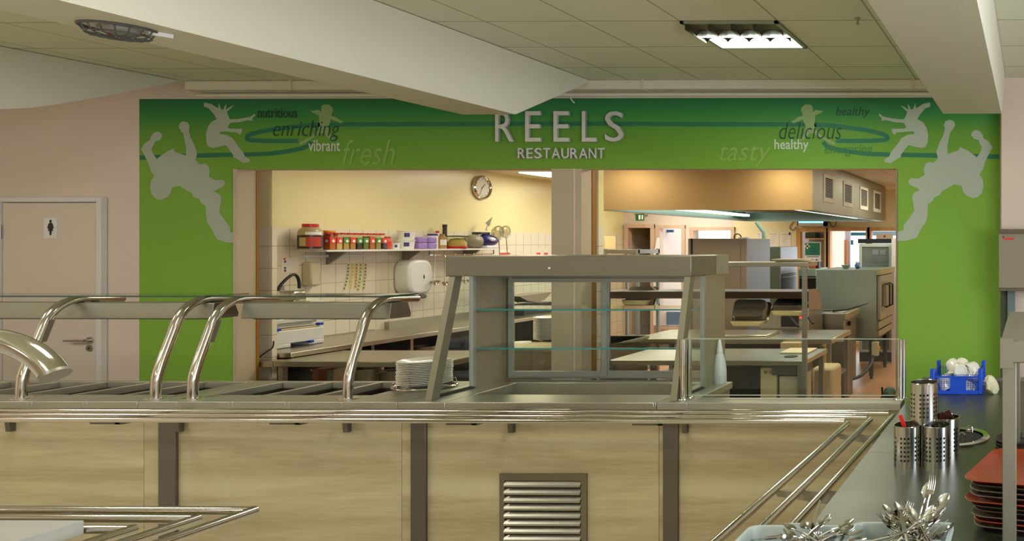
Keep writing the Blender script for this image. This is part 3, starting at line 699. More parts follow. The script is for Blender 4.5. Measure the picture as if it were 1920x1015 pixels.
# sliding back doors
yb = yh1-.012
zt2, zb2 = pY(1000, 522, yb).z, pY(1000, 716, yb).z
fr = holes(MB(), cxl+.009, cxr-.006, CZ+.004, zb_-.001, yb+.001, yb+.029, [(cxl+.03, cxr-.02, zb2+.05, zt2-.012)])
fr.build('back_frame', alum, cs, bevel=.002)
MB().box(cxl+.03, cxr-.03, yb-.012, yb+.0005, zb2+.028, zb2+.04).box(cxl+.03, cxr-.03, yb-.012, yb+.0005, zb2+.004, zb2+.012).build('door_track', alum, cs)
xm = pY(1138, 600, yb).x
for i, (a, b, o) in enumerate(((cxl+.03, xm+.012, -.018), (xm-.012, cxr-.02, -.0035))):
    zf, zg = zb2+.04, zt2-.0
    dd = holes(MB(), a, b, zf, zg, yb+o-.012, yb+o, [(a+.03, b-.03, zf+.03, zg-.024)]).build('sliding_door', alum, cs)
    MB().box(a+.03, b-.03, yb+o-.008, yb+o-.004, zf+.03, zg-.024).build('door_glass', glass, dd)
a = pY(1030, 503, yh0-.002)
MB().cyl((a.x, yh0-.004, a.z), (a.x, yh0, a.z), .006, 10).build('rivet', whitep, cs)
a = pd(1253, 730, 4.0)
# ---------------------------------------------------------------- glass screen on the end counter
gsn = thing('glass_screen', 'low glass screen held by two pairs of short steel posts', 'screen', (-1.25, 4.03, CZ))
gp = []
for x in (1281, 1687):
    b = pZ(x, 749, CZ); gp.append(b)
    ztop = EYE+(CY-637)/F*b.y
    for dx, dy, r in ((0, 0, .019), (.012, .045, .014)):
        o = MB().cyl((b.x+dx, b.y+dy, CZ+.001), (b.x+dx, b.y+dy, ztop-(.0 if dx == 0 else .004)), r, 16).build('post', chrome, gsn)
        MB().lathe([(r+.016, 0), (r+.014, .006), (r, .009)], (b.x+dx, b.y+dy, CZ+.0008), 18).build('foot_flange', chrome, o)
pn = MB().box(gp[0].x+.0, gp[1].x, gp[0].y+.02, gp[0].y+.027, CZ+.02, EYE+(CY-638)/F*gp[0].y).build('glass_pane', glass, gsn)
zz = EYE+(CY-638)/F*gp[0].y
MB().box(gp[0].x, gp[1].x, gp[0].y+.019, gp[0].y+.028, zz, zz+.004).box(gp[0].x, gp[1].x, gp[0].y+.019, gp[0].y+.028, CZ+.016, CZ+.020).build('glass_edge', mat('pale_glass_edge', (170, 184, 160), .2), pn)
# spray bottle
b = pZ(1353, 717, CZ)
s = thing('squeeze_bottle', 'white translucent cone topped bottle standing right of the display case', 'bottle', (b.x+.03, b.y-.04, CZ))
bx_, by_ = b.x+.0, b.y-.03
bm_ = glassmat('x', (1, 1, 1)) if False else mat('cloudy_plastic', (214, 218, 210), .35)
MB().lathe([(.0, 0), (.038, .0), (.041, .01), (.040, .08), (.034, .13), (.024, .17), (.018, .185)], (bx_, by_, CZ), 20).build('body', bm_, s)
MB().lathe([(.02, .185), (.019, .2), (.012, .235), (.008, .26), (.004, .264)], (bx_, by_, CZ), 16).build('nozzle', whitep, s)
# ================================================================ cutlery counter on the right
rc = thing('cutlery_counter', 'long dark reflective steel counter running toward the viewer on the right', 'counter', (0, 3, 0))
MB().box(-.66, .8, 1.45, 4.62, CZ-.04, CZ).build('worktop', mat('dark_worktop_steel', (112, 114, 98), .33, .85, noise=.05, nscale=3), rc, bevel=.003)
MB().box(-.66, .8, 4.60, 4.62, CZ, CZ+.02).build('upstand', steelx, rc)
MB().box(-.64, .78, 1.5, 4.6, .08, CZ-.04).build('body', panelwood, rc)
MB().box(-.62, .76, 1.55, 4.55, 0, .08).build('plinth', steelp, rc)
MB().box(-.659, .8, pZ(1700, 849, CZ).y, pZ(1700, 849, CZ).y+.003, CZ, CZ+.0006).build('worktop_seam', steelx, rc)
# perforated cutlery holders
def holder_proto(nm):
    t = thing(nm, 'x', 'cutlery holder', (0, 0, 0))
    R, Hh = .0535, .155
    n = 48; vs = []; fs = []; rows = [0, .004] 
    holesz = [.030+.0165*i for i in range(6)]
    zl = [0, .02]
    for z in holesz: zl += [z-.0038, z+.0038]
    zl = [0]+[z for z in zl if z > .02]+[Hh]
    cols = {c for g in range(6) for c in (g*8+1, g*8+3, g*8+5)}
    for z in zl:
        for j in range(n): vs.append((R*math.cos(2*PI*j/n), R*math.sin(2*PI*j/n), z))
    hole_rows = {i for i in range(len(zl)-1) if abs((zl[i+1]-zl[i])-.0076) < 1e-6}
    for i in range(len(zl)-1):
        for j in range(n):
            if i in hole_rows and j in cols: continue
            fs.append((i*n+j, i*n+(j+1) % n, (i+1)*n+(j+1) % n, (i+1)*n+j))
    MB().add(vs, fs).build('perforated_wall', mat('holder_steel', (200, 196, 188), .2, 1), t, local=True)
    MB().lathe([(.0, 0), (R-.001, 0), (R-.001, .002), (0, .002)], (0, 0, 0), 32, cap=False).build('base', dark, t, local=True)
    MB().tube([(R*math.cos(2*PI*j/32), R*math.sin(2*PI*j/32), Hh) for j in range(32)], .0016, 6, closed=True).build('rim', chrome, t, local=True)
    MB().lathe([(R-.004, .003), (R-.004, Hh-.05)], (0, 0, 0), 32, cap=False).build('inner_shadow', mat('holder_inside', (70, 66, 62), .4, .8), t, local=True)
    return t
hp = holder_proto('cutlery_holder')
b1 = pZ(1697, 880, CZ); b2 = pZ(1756, 881, CZ); b3 = pZ(1765, 862, CZ)
hp.location = (pZ(1698, 880, CZ).x, b1.y+.0535, CZ); hp['label'] = 'perforated steel cutlery holder at the front left of the group of four'; hp['group'] = 'perforated steel cutlery holders'
dup(hp, (hp.location.x+.1095, b1.y+.052, CZ), .5, 'perforated steel cutlery holder at the front right of the group of four')
dup(hp, (b3.x+.012, b3.y+.055, CZ), 1.1, 'perforated steel cutlery holder standing behind, filled with brown sachets')
dup(hp, (pd(1730, 800, b1.y+.05).x, b1.y+.085, CZ+.1572), .2, 'perforated steel cutlery holder stacked on top of the others')
rb = thing('sachet', 'small red sauce sachet sticking out behind the front left holder', 'sachet', (b1.x-.0, b1.y+.05, CZ+.145))
q = pd(1692, 790, b1.y+.05)
MB().obox((q.x, q.y, q.z-.0), (.016, .003, .05), Matrix.Rotation(-.35, 3, 'Y')).build('packet', redp, rb, bevel=.001)
choc = mat('dark_brown_sachet', (72, 30, 24), .3)
for i, (x, y, r) in enumerate(((1768, 785, .4), (1778, 782, -.5), (1762, 787, .1))):
    q = pd(x, y, b3.y+.055)
    tag(MB().obox((0, 0, 0), (.035, .004, .05), Matrix.Rotation(r, 3, 'Y')).build('sachet', choc, loc=(q.x, q.y+.006*i, q.z-.002), bevel=.001), ('dark brown sachet leaning left in the rear holder', 'dark brown sachet with a pointed corner up in the rear holder', 'dark brown sachet upright at the back left of the rear holder')[i], 'sachet', 'brown sachets in the rear holder')
# drop-in dispenser ring
rcn = pZ(1792, 822, CZ)
dn = thing('plate_dispenser', 'round empty drop-in dispenser ring with wire guides behind the holders', 'dispenser', (rcn.x, rcn.y, CZ))
MB().lathe([(.118, .0), (.146, .0), (.149, .007), (.142, .014), (.12, .010)], (rcn.x, rcn.y, CZ+.0005), 40, cap=False).build('rim_ring', chrome, dn)
MB().lathe([(.0, .002), (.118, .002)], (rcn.x, rcn.y, CZ+.0005), 40, cap=False).build('dark_well', darkvoid, dn)
for (x, y, h) in ((1804, 832, .045), (1818, 820, .05)):
    g = pZ(x, y, CZ)
    MB().tube([(g.x-.012, g.y, CZ+.002), (g.x-.012, g.y, CZ+h-.01), (g.x-.006, g.y, CZ+h), (g.x+.006, g.y, CZ+h), (g.x+.012, g.y, CZ+h-.01), (g.x+.012, g.y, CZ+.002)], .0025, 6).build('plate_guide', chrome, dn)
# ---------------------------------------------------------------- blue basket with cups
X0, X1, Z0, Z1 = rect(1747, 700, 1838, 738, pZ(1790, 740, CZ).y)
yb0 = pZ(1790, 740, CZ).y; yb1 = yb0+.30
X0, X1 = pY(1748, 740, yb0).x, pY(1838, 740, yb0).x
zt_ = CZ+.115
bk = thing('crate', 'blue plastic mesh crate full of white cups on the counter end', 'crate', ((X0+X1)/2, (yb0+yb1)/2, CZ))
m = MB()
def gridface(m, p, u, v, nu, nv, t):
    for i in range(nu+1):
        q = p+u*(i/nu); m.tube([q, q+v], t, 4)
    for j in range(nv+1):
        q = p+v*(j/nv); m.tube([q, q+u], t, 4)
V = Vector
gridface(m, V((X0, yb0, CZ+.015)), V((X1-X0, 0, 0)), V((0, 0, zt_-CZ-.02)), 20, 8, .0013)
gridface(m, V((X0, yb1, CZ+.015)), V((X1-X0, 0, 0)), V((0, 0, zt_-CZ-.02)), 20, 8, .0013)
gridface(m, V((X0, yb0, CZ+.015)), V((0, yb1-yb0, 0)), V((0, 0, zt_-CZ-.02)), 20, 8, .0013)
gridface(m, V((X1, yb0, CZ+.015)), V((0, yb1-yb0, 0)), V((0, 0, zt_-CZ-.02)), 20, 8, .0013)
m.build('mesh_side', bluep, bk)
m = MB().box(X0, X1, yb0, yb1, CZ+.002, CZ+.006).box(X0-.004, X1+.004, yb0-.004, yb0+.004, CZ+.002, CZ+.022).box(X0-.004, X1+.004, yb0-.004, yb0+.002, zt_-.022, zt_-.012)
m.box(X0+.1*(1), X0+.1+.09, yb0-.002, yb0+.002, CZ+.02, zt_-.02)
m.box(X0-.004, X0+.004, yb0, yb1, zt_-.01, zt_).box(X1-.004, X1+.004, yb0, yb1, zt_-.01, zt_)
m.build('panel', bluep, bk)
for (x, y) in ((X0, yb0), (X1, yb0), (X0, yb1), (X1, yb1)):
    MB().box(x-.012, x+.012, y-.006, y+.014, CZ+.002, zt_+.03).build('corner_post', bluep, bk, bevel=.004)
tagm = MB().box(X0-.03, X1+.03, yb0-.03, yb1, CZ+.0005, CZ+.0035)
# cups
cu = thing('cup', 'x', 'cup', (0, 0, 0))
MB().lathe([(.0, .004), (.026, .004), (.028, 0), (.036, 0), (.038, .003), (.043, .035), (.046, .08), (.043, .08), (.040, .035), (.035, .008), (.0, .008)], n=22, cap=False).build('bowl', ceramic, cu, local=True)
MB().tube([(.042, 0, .066), (.058, 0, .068), (.068, 0, .052), (.064, 0, .03), (.048, 0, .02), (.040, 0, .022)], .0045, 8).build('handle', ceramic, cu, local=True)
cups = [(1775, 722, .04, (2.2, 0, .4)), (1800, 726, .03, (2.6, .3, 1)), (1822, 724, .05, (2.4, 0, -1)), (1768, 708, .09, (2.7, .2, 2.0)), (1802, 700, .02, (1.62, .15, 3.4)), (1783, 684, .14, (2.2, -.5, .4)), (1806, 682, .16, (2.4, .6, .2)), (1828, 692, .12, (1.9, .8, -.4)), (1818, 700, .05, (2.1, -.7, 2.6)), (1790, 702, .15, (3.0, .2, 1.4))]
clabs = ['white cup low at the left inside the blue crate', 'white cup low in the middle of the blue crate', 'white cup low at the right inside the blue crate', 'white cup at the left rim of the crate', 'white cup lying with its round base toward the viewer, front of the crate', 'white cup leaning at the upper left of the heap', 'white cup at the very top of the heap in the crate', 'white cup tipped out over the right corner of the crate', 'white cup right of the one showing its base', 'white cup hidden at the back of the heap']
for i, (x, y, dy, r) in enumerate(cups):
    q = pd(x, y, yb0+.05+dy)
    t = cu if i == 0 else dup(cu, (0, 0, 0))
    t.location = (q.x+.0, q.y, q.z+.01); t.rotation_euler = r; t['label'] = clabs[i]; t['group'] = 'white cups in the blue crate'
# crumpled cloth
q = pZ(1856, 741, CZ)
mbc = MB().ball((0, 0, 0), (.036, .035, .055), 18)
for v in mbc.v:
    n_ = 1+.28*math.sin(v.x*160+v.z*60)*math.sin(v.z*110+v.y*140)+random.uniform(-.16, .16)
    v.x *= n_; v.y *= n_; v.x += (.05-v.z)*.22; v.z += random.uniform(-.004, .004) 
tag(mbc.build('cleaning_cloth', cloth, loc=(q.x-.005, q.y+.04, CZ+.048)), 'crumpled cream cloth standing beside the blue crate', 'cloth')
# ---------------------------------------------------------------- over-shelf on the right
sh = thing('tray_shelf', 'stainless over-counter shelf frame with square posts at the right edge', 'shelf', (.2, 2.55, CZ))
z1 = pd(1880, 640, 2.1).z
sx = pd(1876, 640, 2.1).x
X0, X1 = pd(1880, 800, 2.13).x, pd(1906, 800, 2.13).x
MB().box(sx, .62, 2.10, 3.0, z1-.062, z1-.0).build('shelf_top', mat('shelf_frame_steel', (142, 136, 120), .45, .6, noise=.05, nscale=4), sh, bevel=.003)
MB().box(sx-.001, sx+.036, 2.098, 2.13, z1-.076, z1+.006).build('shelf_corner', mat('shelf_frame_steel', (142, 136, 120), .45, .6, noise=.05, nscale=4), sh)
for x in (X0, .56):
    for y in (2.105, 2.955):
        MB().box(x, x+(X1-X0), y, y+.036, CZ, z1-.06).build('post', mat('shelf_frame_steel', (142, 136, 120), .45, .6, noise=.05, nscale=4), sh, bevel=.002)
# trays
def tray_pts(w, l, r, z, n=5):
    out = []
    for cx__, cy__, a0 in ((w/2-r, l/2-r, 0), (-w/2+r, l/2-r, PI/2), (-w/2+r, -l/2+r, PI), (w/2-r, -l/2+r, 1.5*PI)):
        for k in range(n+1):
            a = a0+PI/2*k/n; out.append((cx__+r*math.cos(a), cy__+r*math.sin(a), z))
    return out
def tray_mb():
    m = MB(); rings = [tray_pts(.39, .29, .03, 0), tray_pts(.40, .30, .035, .002), tray_pts(.455, .355, .05, .016), tray_pts(.46, .36, .052, .014), tray_pts(.45, .35, .05, .012), tray_pts(.405, .305, .036, -.003)]
    n = len(rings[0]); vs = [p for r in rings for p in r]; fs = [tuple(range(n))]
    for i in range(len(rings)-1):
        for j in range(n): fs.append((i*n+j, (i+1)*n+j, (i+1)*n+(j+1) % n, i*n+(j+1) % n))
    fs.append(tuple(range(6*n-1, 5*n-1, -1)))
    return m.add(vs, fs)
pr = None; NT = 10
tzc = [0]*NT
corner = pd(1812, 898, 2.2); farc = pd(1868, 851, 2.5)
ang = -math.atan2(farc.x-corner.x, farc.y-corner.y)
names = {0: 'brown cafeteria tray at the bottom of the stack under the shelf', NT-1: 'reddish brown cafeteria tray, topmost of the stack under the shelf'}
for i in range(NT):
    z = CZ+.004+i*.0152
    col = traym if i in (NT-1, 5, 1) else trayd
    if col not in tzc:
        pass
    o = tray_mb().build('cafeteria_tray', col, loc=(0, 0, 0))
    off = Vector((0, 0, 0))
    rot = ang + random.uniform(-.03, .03)
    if i == NT-1: rot = ang
    cdir = Vector((math.cos(rot)*.23-(-math.sin(rot))*0, 0, 0))
    cen = corner + Matrix.Rotation(rot, 3, 'Z') @ Vector((.215, .165, 0))
    sft = 0 if i in (NT-1, 5) else .02+random.uniform(-.006, .008)
    o.location = (cen.x+sft, cen.y+sft*.3, z); o.rotation_euler = (0, 0, rot)
    tag(o, names.get(i, 'brown cafeteria tray jutting out to the left halfway down the stack' if i == 5 else 'dull brown cafeteria tray inside the stack under the shelf'), 'tray', 'cafeteria trays stacked under the shelf')
# dark bowls behind the post
q = pZ(1888, 866, CZ)
for i in range(4):
    m = MB().lathe([(0, 0), (.05, 0), (.075, .012), (.085, .03), (.082, .03), (.07, .014), (0, .005)], n=26, cap=False)
    tag(m.build('bowl', mat('dark_stoneware', (70, 58, 50), .3), loc=(q.x+.035, q.y+.09, CZ+.001+i*.013)), 'dark brown bowl, topmost of the short pile behind the post' if i == 3 else 'dark brown bowl in the short pile behind the shelf post', 'bowl', 'dark bowls behind the shelf post')
# ---------------------------------------------------------------- cutlery bins
ZB = 1.05
def bin_(x0p, x1p, yfar, label, nearz):
    fa = pZ(x0p, yfar, ZB); fb = pZ(x1p, yfar, ZB)
    X0, X1 = fa.x, fb.x; Y1 = fa.y; Y0 = Y1-.33
    t = thing('cutlery_bin', label, 'cutlery bin', ((X0+X1)/2, (Y0+Y1)/2, CZ))
    m = MB(); sl = .02
    def ringp(z, ins):
        a = [(X0+ins, Y0+ins), (X1-ins, Y0+ins), (X1-ins, Y1-ins), (X0+ins, Y1-ins)]; out = []; r = .022
        for k, (x, y) in enumerate(a):
            sx_ = 1 if k in (0, 3) else -1; sy_ = 1 if k < 2 else -1
            arc = [(x+sx_*r*(1-math.cos(t_)), y+sy_*r*(1-math.sin(t_))) for t_ in [PI/2*j/4 for j in range(5)]]
            # from along y edge to along x edge
            arc = [(x+sx_*r*(1-math.cos(t_)), y+sy_*r*(1-math.sin(t_))) for t_ in [PI/2*j/4 for j in range(5)]]
            if k in (1, 3): arc = arc[::-1]
            out += [(p, q_, z) for p, q_ in arc]
        return out
    R_ = [ringp(CZ+.002, .03), ringp(ZB-.012, .008), ringp(ZB-.014, 0), ringp(ZB-.001, 0), ringp(ZB, .003), ringp(ZB, .010), ringp(ZB-.004, .013), ringp(CZ+.006, .034)]
    n = len(R_[0]); vs = [p for r in R_ for p in r]; fs = [tuple(range(n-1, -1, -1))]
    for i in range(len(R_)-1):
        for j in range(n): fs.append((i*n+j, i*n+(j+1) % n, (i+1)*n+(j+1) % n, (i+1)*n+j))
    fs.append(tuple(range(7*n, 8*n)))
    m.add(vs, fs).build('tub', binm, t)
    yd = pZ(x0p, nearz, ZB).y
    MB().box(X0+.02, X1-.02, yd-.004, yd+.004, CZ+.01, ZB-.006).build('divider', binm, t, bevel=.003)
    MB().box((X0+X1)/2-.03, (X0+X1)/2+.05, Y1-.004, Y1+.004, ZB-.03, ZB+.004).build('rim_tab', binm, t, bevel=.003)
    return X0, X1, Y0, Y1, yd
L = bin_(1407, 1592, 984, 'grey plastic cutlery bin on the left at the bottom edge', 1014)
R = bin_(1603, 1790, 978, 'grey plastic cutlery bin on the right heaped with forks and spoons', 1008)
cut = mat('cutlery_steel', (190, 186, 178), .15, 1)
def spoon():
    m = MB(); prof = []
    for k in range(9):
        t = k/8; prof.append((.0, -.03+.06*t, 0))
    n = 8; vs = []; 
    for k in range(9):
        t = k/8; w = .018*math.sin(PI*min(.98, max(.03, t)))**.7; z0 = -.008*math.sin(PI*t)
        for j in range(n+1):
            u = j/n*2-1; vs.append((w*u, .06+.055*t, z0*(1-u*u)))
    fs = [(k*(n+1)+j, k*(n+1)+j+1, (k+1)*(n+1)+j+1, (k+1)*(n+1)+j) for k in range(8) for j in range(n)]
    m.add(vs, fs); m.tube([(0, -.08, .0), (0, -.03, .004), (0, .03, .004), (0, .063, -.001)], [.006, .004, .003, .0025], 6)
    return m
def fork():
    m = MB().tube([(0, -.09, 0), (0, -.03, .004), (0, .04, .003), (0, .06, -.001)], [.0065, .004, .003, .004], 6)
    m.prism([(-.011, .062, -.002), (-.012, .075, -.004), (.012, .075, -.004), (.011, .062, -.002), (0, .056, 0)], (0, 0, .0018))
    for i in range(4):
        x = -.0105+.007*i; m.tube([(x, .074, -.003), (x, .095, -.004), (x, .118, .002)], [.0016, .0016, .0009], 5)
    return m
def knife():
    m = MB().tube([(0, -.1, 0), (0, .0, 0)], [.006, .005], 8)
    m.prism([(-.007, .0, 0), (-.009, .06, 0), (-.004, .105, 0), (.003, .1, 0), (.006, .0, 0)], (0, 0, .0015)); return m
sp0 = tag(spoon().build('spoon', cut, loc=(0, 0, 0)), 'x', 'spoon'); fk0 = tag(fork().build('fork', cut, loc=(0, 0, 0)), 'x', 'fork'); kn0 = tag(knife().build('knife', cut, loc=(0, 0, 0)), 'x', 'knife')
used = set()
def put(o, q, r, label, group=None):
    t = o if o.name not in used else dup(o, (0, 0, 0)); used.add(o.name); used.add(t.name); t.scale = (.8, .8, .8)
    t.location = q; t.rotation_euler = r; t['label'] = label
    if group: t['group'] = group
    return t
rnd = random.Random(3)
yr = R[3]-.075
def pq(x, y, d): return pd(x, y, d)
def pile(o, nm, x, y, d, tilt, az, roll, lab, grp=None):
    rot = Matrix.Rotation(az, 3, 'Z') @ Matrix.Rotation(tilt, 3, 'X') @ Matrix.Rotation(roll, 3, 'Y')
    t = put(o, pq(x, y, d), (0, 0, 0), lab, grp); t.rotation_euler = rot.to_euler(); return t
pile(sp0, 'spoon', 1700, 990, yr, .45, .95, .3, 'large dark steel spoon with its bowl at the upper left of the right heap')
pile(sp0, 'spoon', 1742, 978, yr, .5, -.5, .4, 'steel spoon with its bowl at the upper right of the right heap')
pile(sp0, 'spoon', 1724, 972, yr+.02, .9, -.3, 0, 'steel spoon at the peak of the right cutlery heap')
pile(fk0, 'fork', 1676, 1012, yr-.03, .8, -.5, .2, 'steel fork with its tines up at the left of the right heap')
pile(fk0, 'fork', 1736, 966, yr+.03, 1.2, -.4, 0, 'steel fork rising highest from the right cutlery heap')
for i in range(34):
    o, nm = ((fk0, 'fork'), (sp0, 'spoon'), (sp0, 'spoon'), (kn0, 'knife'))[i % 4]
    u = rnd.uniform(-1, 1)
    pile(o, nm, 1714+u*30, 978+abs(u)*34+rnd.uniform(0, 26), yr-rnd.uniform(-.01, .06), rnd.uniform(.0, .8), rnd.choice((-1, 1))*rnd.uniform(.3, 1.5), rnd.uniform(-.5, .5), 'jumbled steel %s inside the heap of the right cutlery bin' % nm, '%ss jumbled in the right cutlery bin' % nm if nm != 'knife' else 'knives jumbled in the right cutlery bin')
for i in range(16):
    o, nm = ((fk0, 'fork'), (sp0, 'spoon'))[i % 2]
    pile(o, nm, rnd.uniform(1508, 1556), rnd.uniform(1008, 1030), L[3]-.075-rnd.uniform(0, .05), rnd.uniform(-.1, .35), rnd.choice((-1, 1))*rnd.uniform(.3, 1.4), rnd.uniform(-.5, .5), 'jumbled steel %s at the right side of the left cutlery bin' % nm, '%ss jumbled in the left cutlery bin' % nm)
pile(kn0, 'knife', 1521, 1004, L[3]-.06, 1.0, -.25, 0, 'steel knife tip sticking up from the small heap in the left bin')
pile(kn0, 'knife', 1436, 1010, L[3]-.06, -.3, .9, 0, 'lone steel knife lying in the empty left corner of the left bin')
# ================================================================ near island bottom left
il = thing('island_counter', 'pale speckled slab topped counter at the bottom left corner', 'counter', (-3.6, 1.4, 0))
c = pZ(158, 976, CZ)
MB().box(-5.0, c.x, .4, c.y, CZ-.045, CZ).build('slab', marble, il, bevel=.002)
MB().box(-4.9, c.x-.08, .5, c.y-.1, 0, CZ-.045).build('body', panelwood, il)
r2 = thing('tray_rail', 'polished steel tray rails with mitred corner around the near slab counter', 'tray rail', (-3, 2.3, 0))
es = [pZ(474, 959, ZR), pZ(366, 974, ZR), pZ(246, 994, ZR)]
for e in es:
    MB().tube([(-5.0, e.y, ZR), e], RR, 14).build('rail', chrome, r2)
    MB().tube([e+Vector((0, .008, 0)), (e.x, .4, ZR)], RR, 14).build('rail', chrome, r2)
MB().box(-3.2, -3.17, c.y, es[0].y, ZR-.03, ZR-.015).build('bracket', steelx, r2)
MB().box(c.x-.001, es[0].x, 1.9, 1.93, ZR-.03, ZR-.015).build('bracket', steelx, r2)
# near guard tube
g = thing('sneeze_guard', 'thick curved polished tube of the near counter guard at the left edge', 'sneeze guard', (-3.3, 1.6, CZ))
P = [pd(x, y, 1.6) for x, y in ((103, 703), (88, 684), (68, 667), (42, 652), (15, 642), (-15, 636), (-60, 632), (-140, 631))]
P += [Vector((-3.05, P[-1].y, P[-1].z-.0)), Vector((-3.2, P[-1].y, P[-1].z-.05)), Vector((-3.25, P[-1].y, P[-1].z-.2)), Vector((-3.25, P[-1].y, CZ+.001))]
MB().tube(smooth(P), .0235, 20).build('support_post', chrome, g)
e = P[0]; t = (P[0]-P[1]).normalized()
MB().tube([e-t*.004, e+t*.003], .0245, 20).build('end_ring', steelx, g)
# ================================================================ kitchen, left part
def R3(x0, y0, x1, y1, Y): return rect(x0, y0, x1, y1, Y)
def bpx(m, x0, y0, x1, y1, Y, depth):
    X0, X1, Z0, Z1 = rect(x0, y0, x1, y1, Y); return m.box(X0, X1, Y, Y+depth, Z0, Z1)
wk = mat('kitchen_worktop_steel', (196, 190, 168), .3, 1, noise=.06, nscale=4)
kst = mat('kitchen_steel', (176, 172, 156), .3, 1, noise=.05, nscale=4)
kgr = mat('appliance_steel', (158, 170, 156), .42, .9, noise=.05, nscale=3, stretch=(6, 6, 1))
# side worktop along the left wall
SXF = pX(513, 667, -6.02); ZS = SXF.z
sw = thing('side_worktop', 'long steel worktop running along the tiled left kitchen wall', 'worktop', (-6.4, 8, 0))
MB().box(KX+.001, -6.02, 6.03, 10.6, ZS-.04, ZS).build('worktop', wk, sw, bevel=.003)
MB().box(KX+.001, KX+.03, 6.03, 7.6, ZS, ZS+.012).box(KX+.001, KX+.05, 7.75, 10.6, ZS, ZS+.07).build('upstand', steelw, sw)
MB().box(KX+.05, -6.27, 6.05, 10.5, .42, .45).build('undershelf', steelx, sw)
for y in (6.06, 7.5, 9.0, 10.5):
    for x in (-6.7, -6.30): MB().box(x, x+.035, y, y+.035, 0, ZS-.04).build('leg', steelx, sw)
MB().box(KX+.002, KX+.02, 6.05, 10.5, .05, ZS-.05).build('back_panel', darkvoid, sw)  # dark sheet paints the shade below the worktop
# frontal table in the left hatch
def table(name, label, x0, x1, y0, y1, z, fas=.045, under=True, legs=True):
    t = thing(name, label, 'table', ((x0+x1)/2, (y0+y1)/2, 0))
    MB().box(x0, x1, y0, y1, z-fas, z).build('tabletop', wk, t, bevel=.004)
    if under: MB().box(x0+.03, x1-.03, y0+.04, y1-.04, .38, .405).build('undershelf', steelx, t)
    if legs:
        for x in (x0+.02, x1-.06):
            for y in (y0+.02, y1-.06): MB().box(x, x+.04, y, y+.04, 0, z-fas).build('leg', steelx, t)
    return t
n1 = pY(500, 678, 5.865); ZT = n1.z; far_ = pZ(600, 657, ZT).y
tl = table('kitchen_table', 'steel prep table directly behind the left serving hatch', -6.0, pY(832, 678, 5.865).x, 5.865, min(far_, 6.75), ZT)
MB().box(pY(470, 678, 5.87).x, -6.001, 5.865, 5.965, ZT-.045, ZT).build('tabletop_end', wk, tl)
# pots and trays under the table
for i, (x0, y0, x1, y1, m, l, dy) in enumerate(((513, 694, 582, 700, alum, 'stack of shallow steel trays under the left hatch table', .5), (530, 701, 590, 706, alum, 'wide flat steel tray lid under the left hatch table', .35), (585, 692, 602, 712, mat('terracotta_box', (170, 112, 76), .6), 'small terracotta coloured box under the left hatch table', .3), (612, 693, 624, 712, mat('cream_box', (196, 180, 140), .6), 'narrow cream carton under the left hatch table', .3))):
    Y = 5.99+dy; X0, X1, Z0, Z1 = rect(x0, y0, x1, y1, Y)
    Z0 = min(Z0, Z1-.02)
    tag(MB().box(X0, X1, Y, Y+.22, .405, Z1).build('storage_box', m, bevel=.006), l, 'box')
def pot(x0, x1, ytop, Y, zb, lab, name='cooking_pot'):
    X0, X1, _, Z1 = rect(x0, ytop, x1, ytop+5, Y); r = (X1-X0)/2; c = ((X0+X1)/2, Y+r, zb)
    t = thing(name, lab, 'pot', c)
    MB().lathe([(0, 0), (r*.94, 0), (r, .01), (r, Z1-zb-.004), (r+.006, Z1-zb), (r-.006, Z1-zb), (r-.008, .01), (0, .008)], c, 28, cap=False).build('pan_body', kst, t)
    for s in (-1, 1): MB().tube([(c[0]+s*r, c[1]-.03, Z1-.04), (c[0]+s*(r+.03), c[1]-.025, Z1-.035), (c[0]+s*(r+.03), c[1]+.025, Z1-.035), (c[0]+s*r, c[1]+.03, Z1-.04)], .005, 6).build('handle', kst, t)
pot(640, 690, 694, 6.1, .405, 'steel cooking pot under the left hatch table behind the fourth guard post')
pot(700, 742, 698, 6.2, .405, 'second steel cooking pot under the left hatch table, right of the first')
for i, y in enumerate((7.2, 7.9, 8.7)):
    r = (.15, .12, .16)[i]; c = (-6.47, y, .45)
    t = thing('cooking_pot', ('large pot nearest under the side worktop', 'smaller pot in the middle under the side worktop', 'large pot farthest under the side worktop')[i], 'pot', c)
    MB().lathe([(0, 0), (r, 0), (r, .2), (r+.006, .203), (r-.006, .203), (r-.008, .01), (0, .008)], c, 26, cap=False).build('pan_body', steelx, t)
# sealing machine on the side worktop
base = pZ(515, 656, ZS)
vm = thing('sealing_machine', 'white film sealing machine with steel lid and blue clips', 'machine', (-6.3, 6.6, ZS))
X0, X1 = -6.62, -6.33
ya, yb_ = pX(515, 640, X1).y, pX(608, 640, X1).y
zb2_ = ZS
m = MB().box(X0, X1, ya, yb_, ZS+.035, ZS+.15).box(X0, X1, ya, ya+.14, ZS+.001, ZS+.04).box(X0, X1, yb_-.14, yb_, ZS+.001, ZS+.04)
m.build('housing', whitep, vm, bevel=.008)
MB().box(X0+.02, X1-.015, ya+.02, yb_-.03, ZS+.153, ZS+.165).build('tray', mat('cream_plate', (214, 196, 150), .5), vm, bevel=.003)
MB().prism([(X0+.02, ya+.01, ZS+.17), (X1-.02, ya+.01, ZS+.17), (X1-.05, ya+.01, ZS+.245), (X0+.05, ya+.01, ZS+.26)], (0, yb_-ya-.05, 0)).build('lid', steel, vm, bevel=.003)
MB().box(X1-.018, X1-.012, ya+.01, yb_-.06, ZS+.2, ZS+.215).build('lid_strip', alum, vm)
for (y, z) in ((ya+.01, ZS+.155), (yb_-.05, ZS+.165), (yb_-.14, ZS+.02)):
    MB().box(X1-.03, X1+.012, y, y+.035, z, z+.022).build('blue_clip', bluep, vm, bevel=.004)
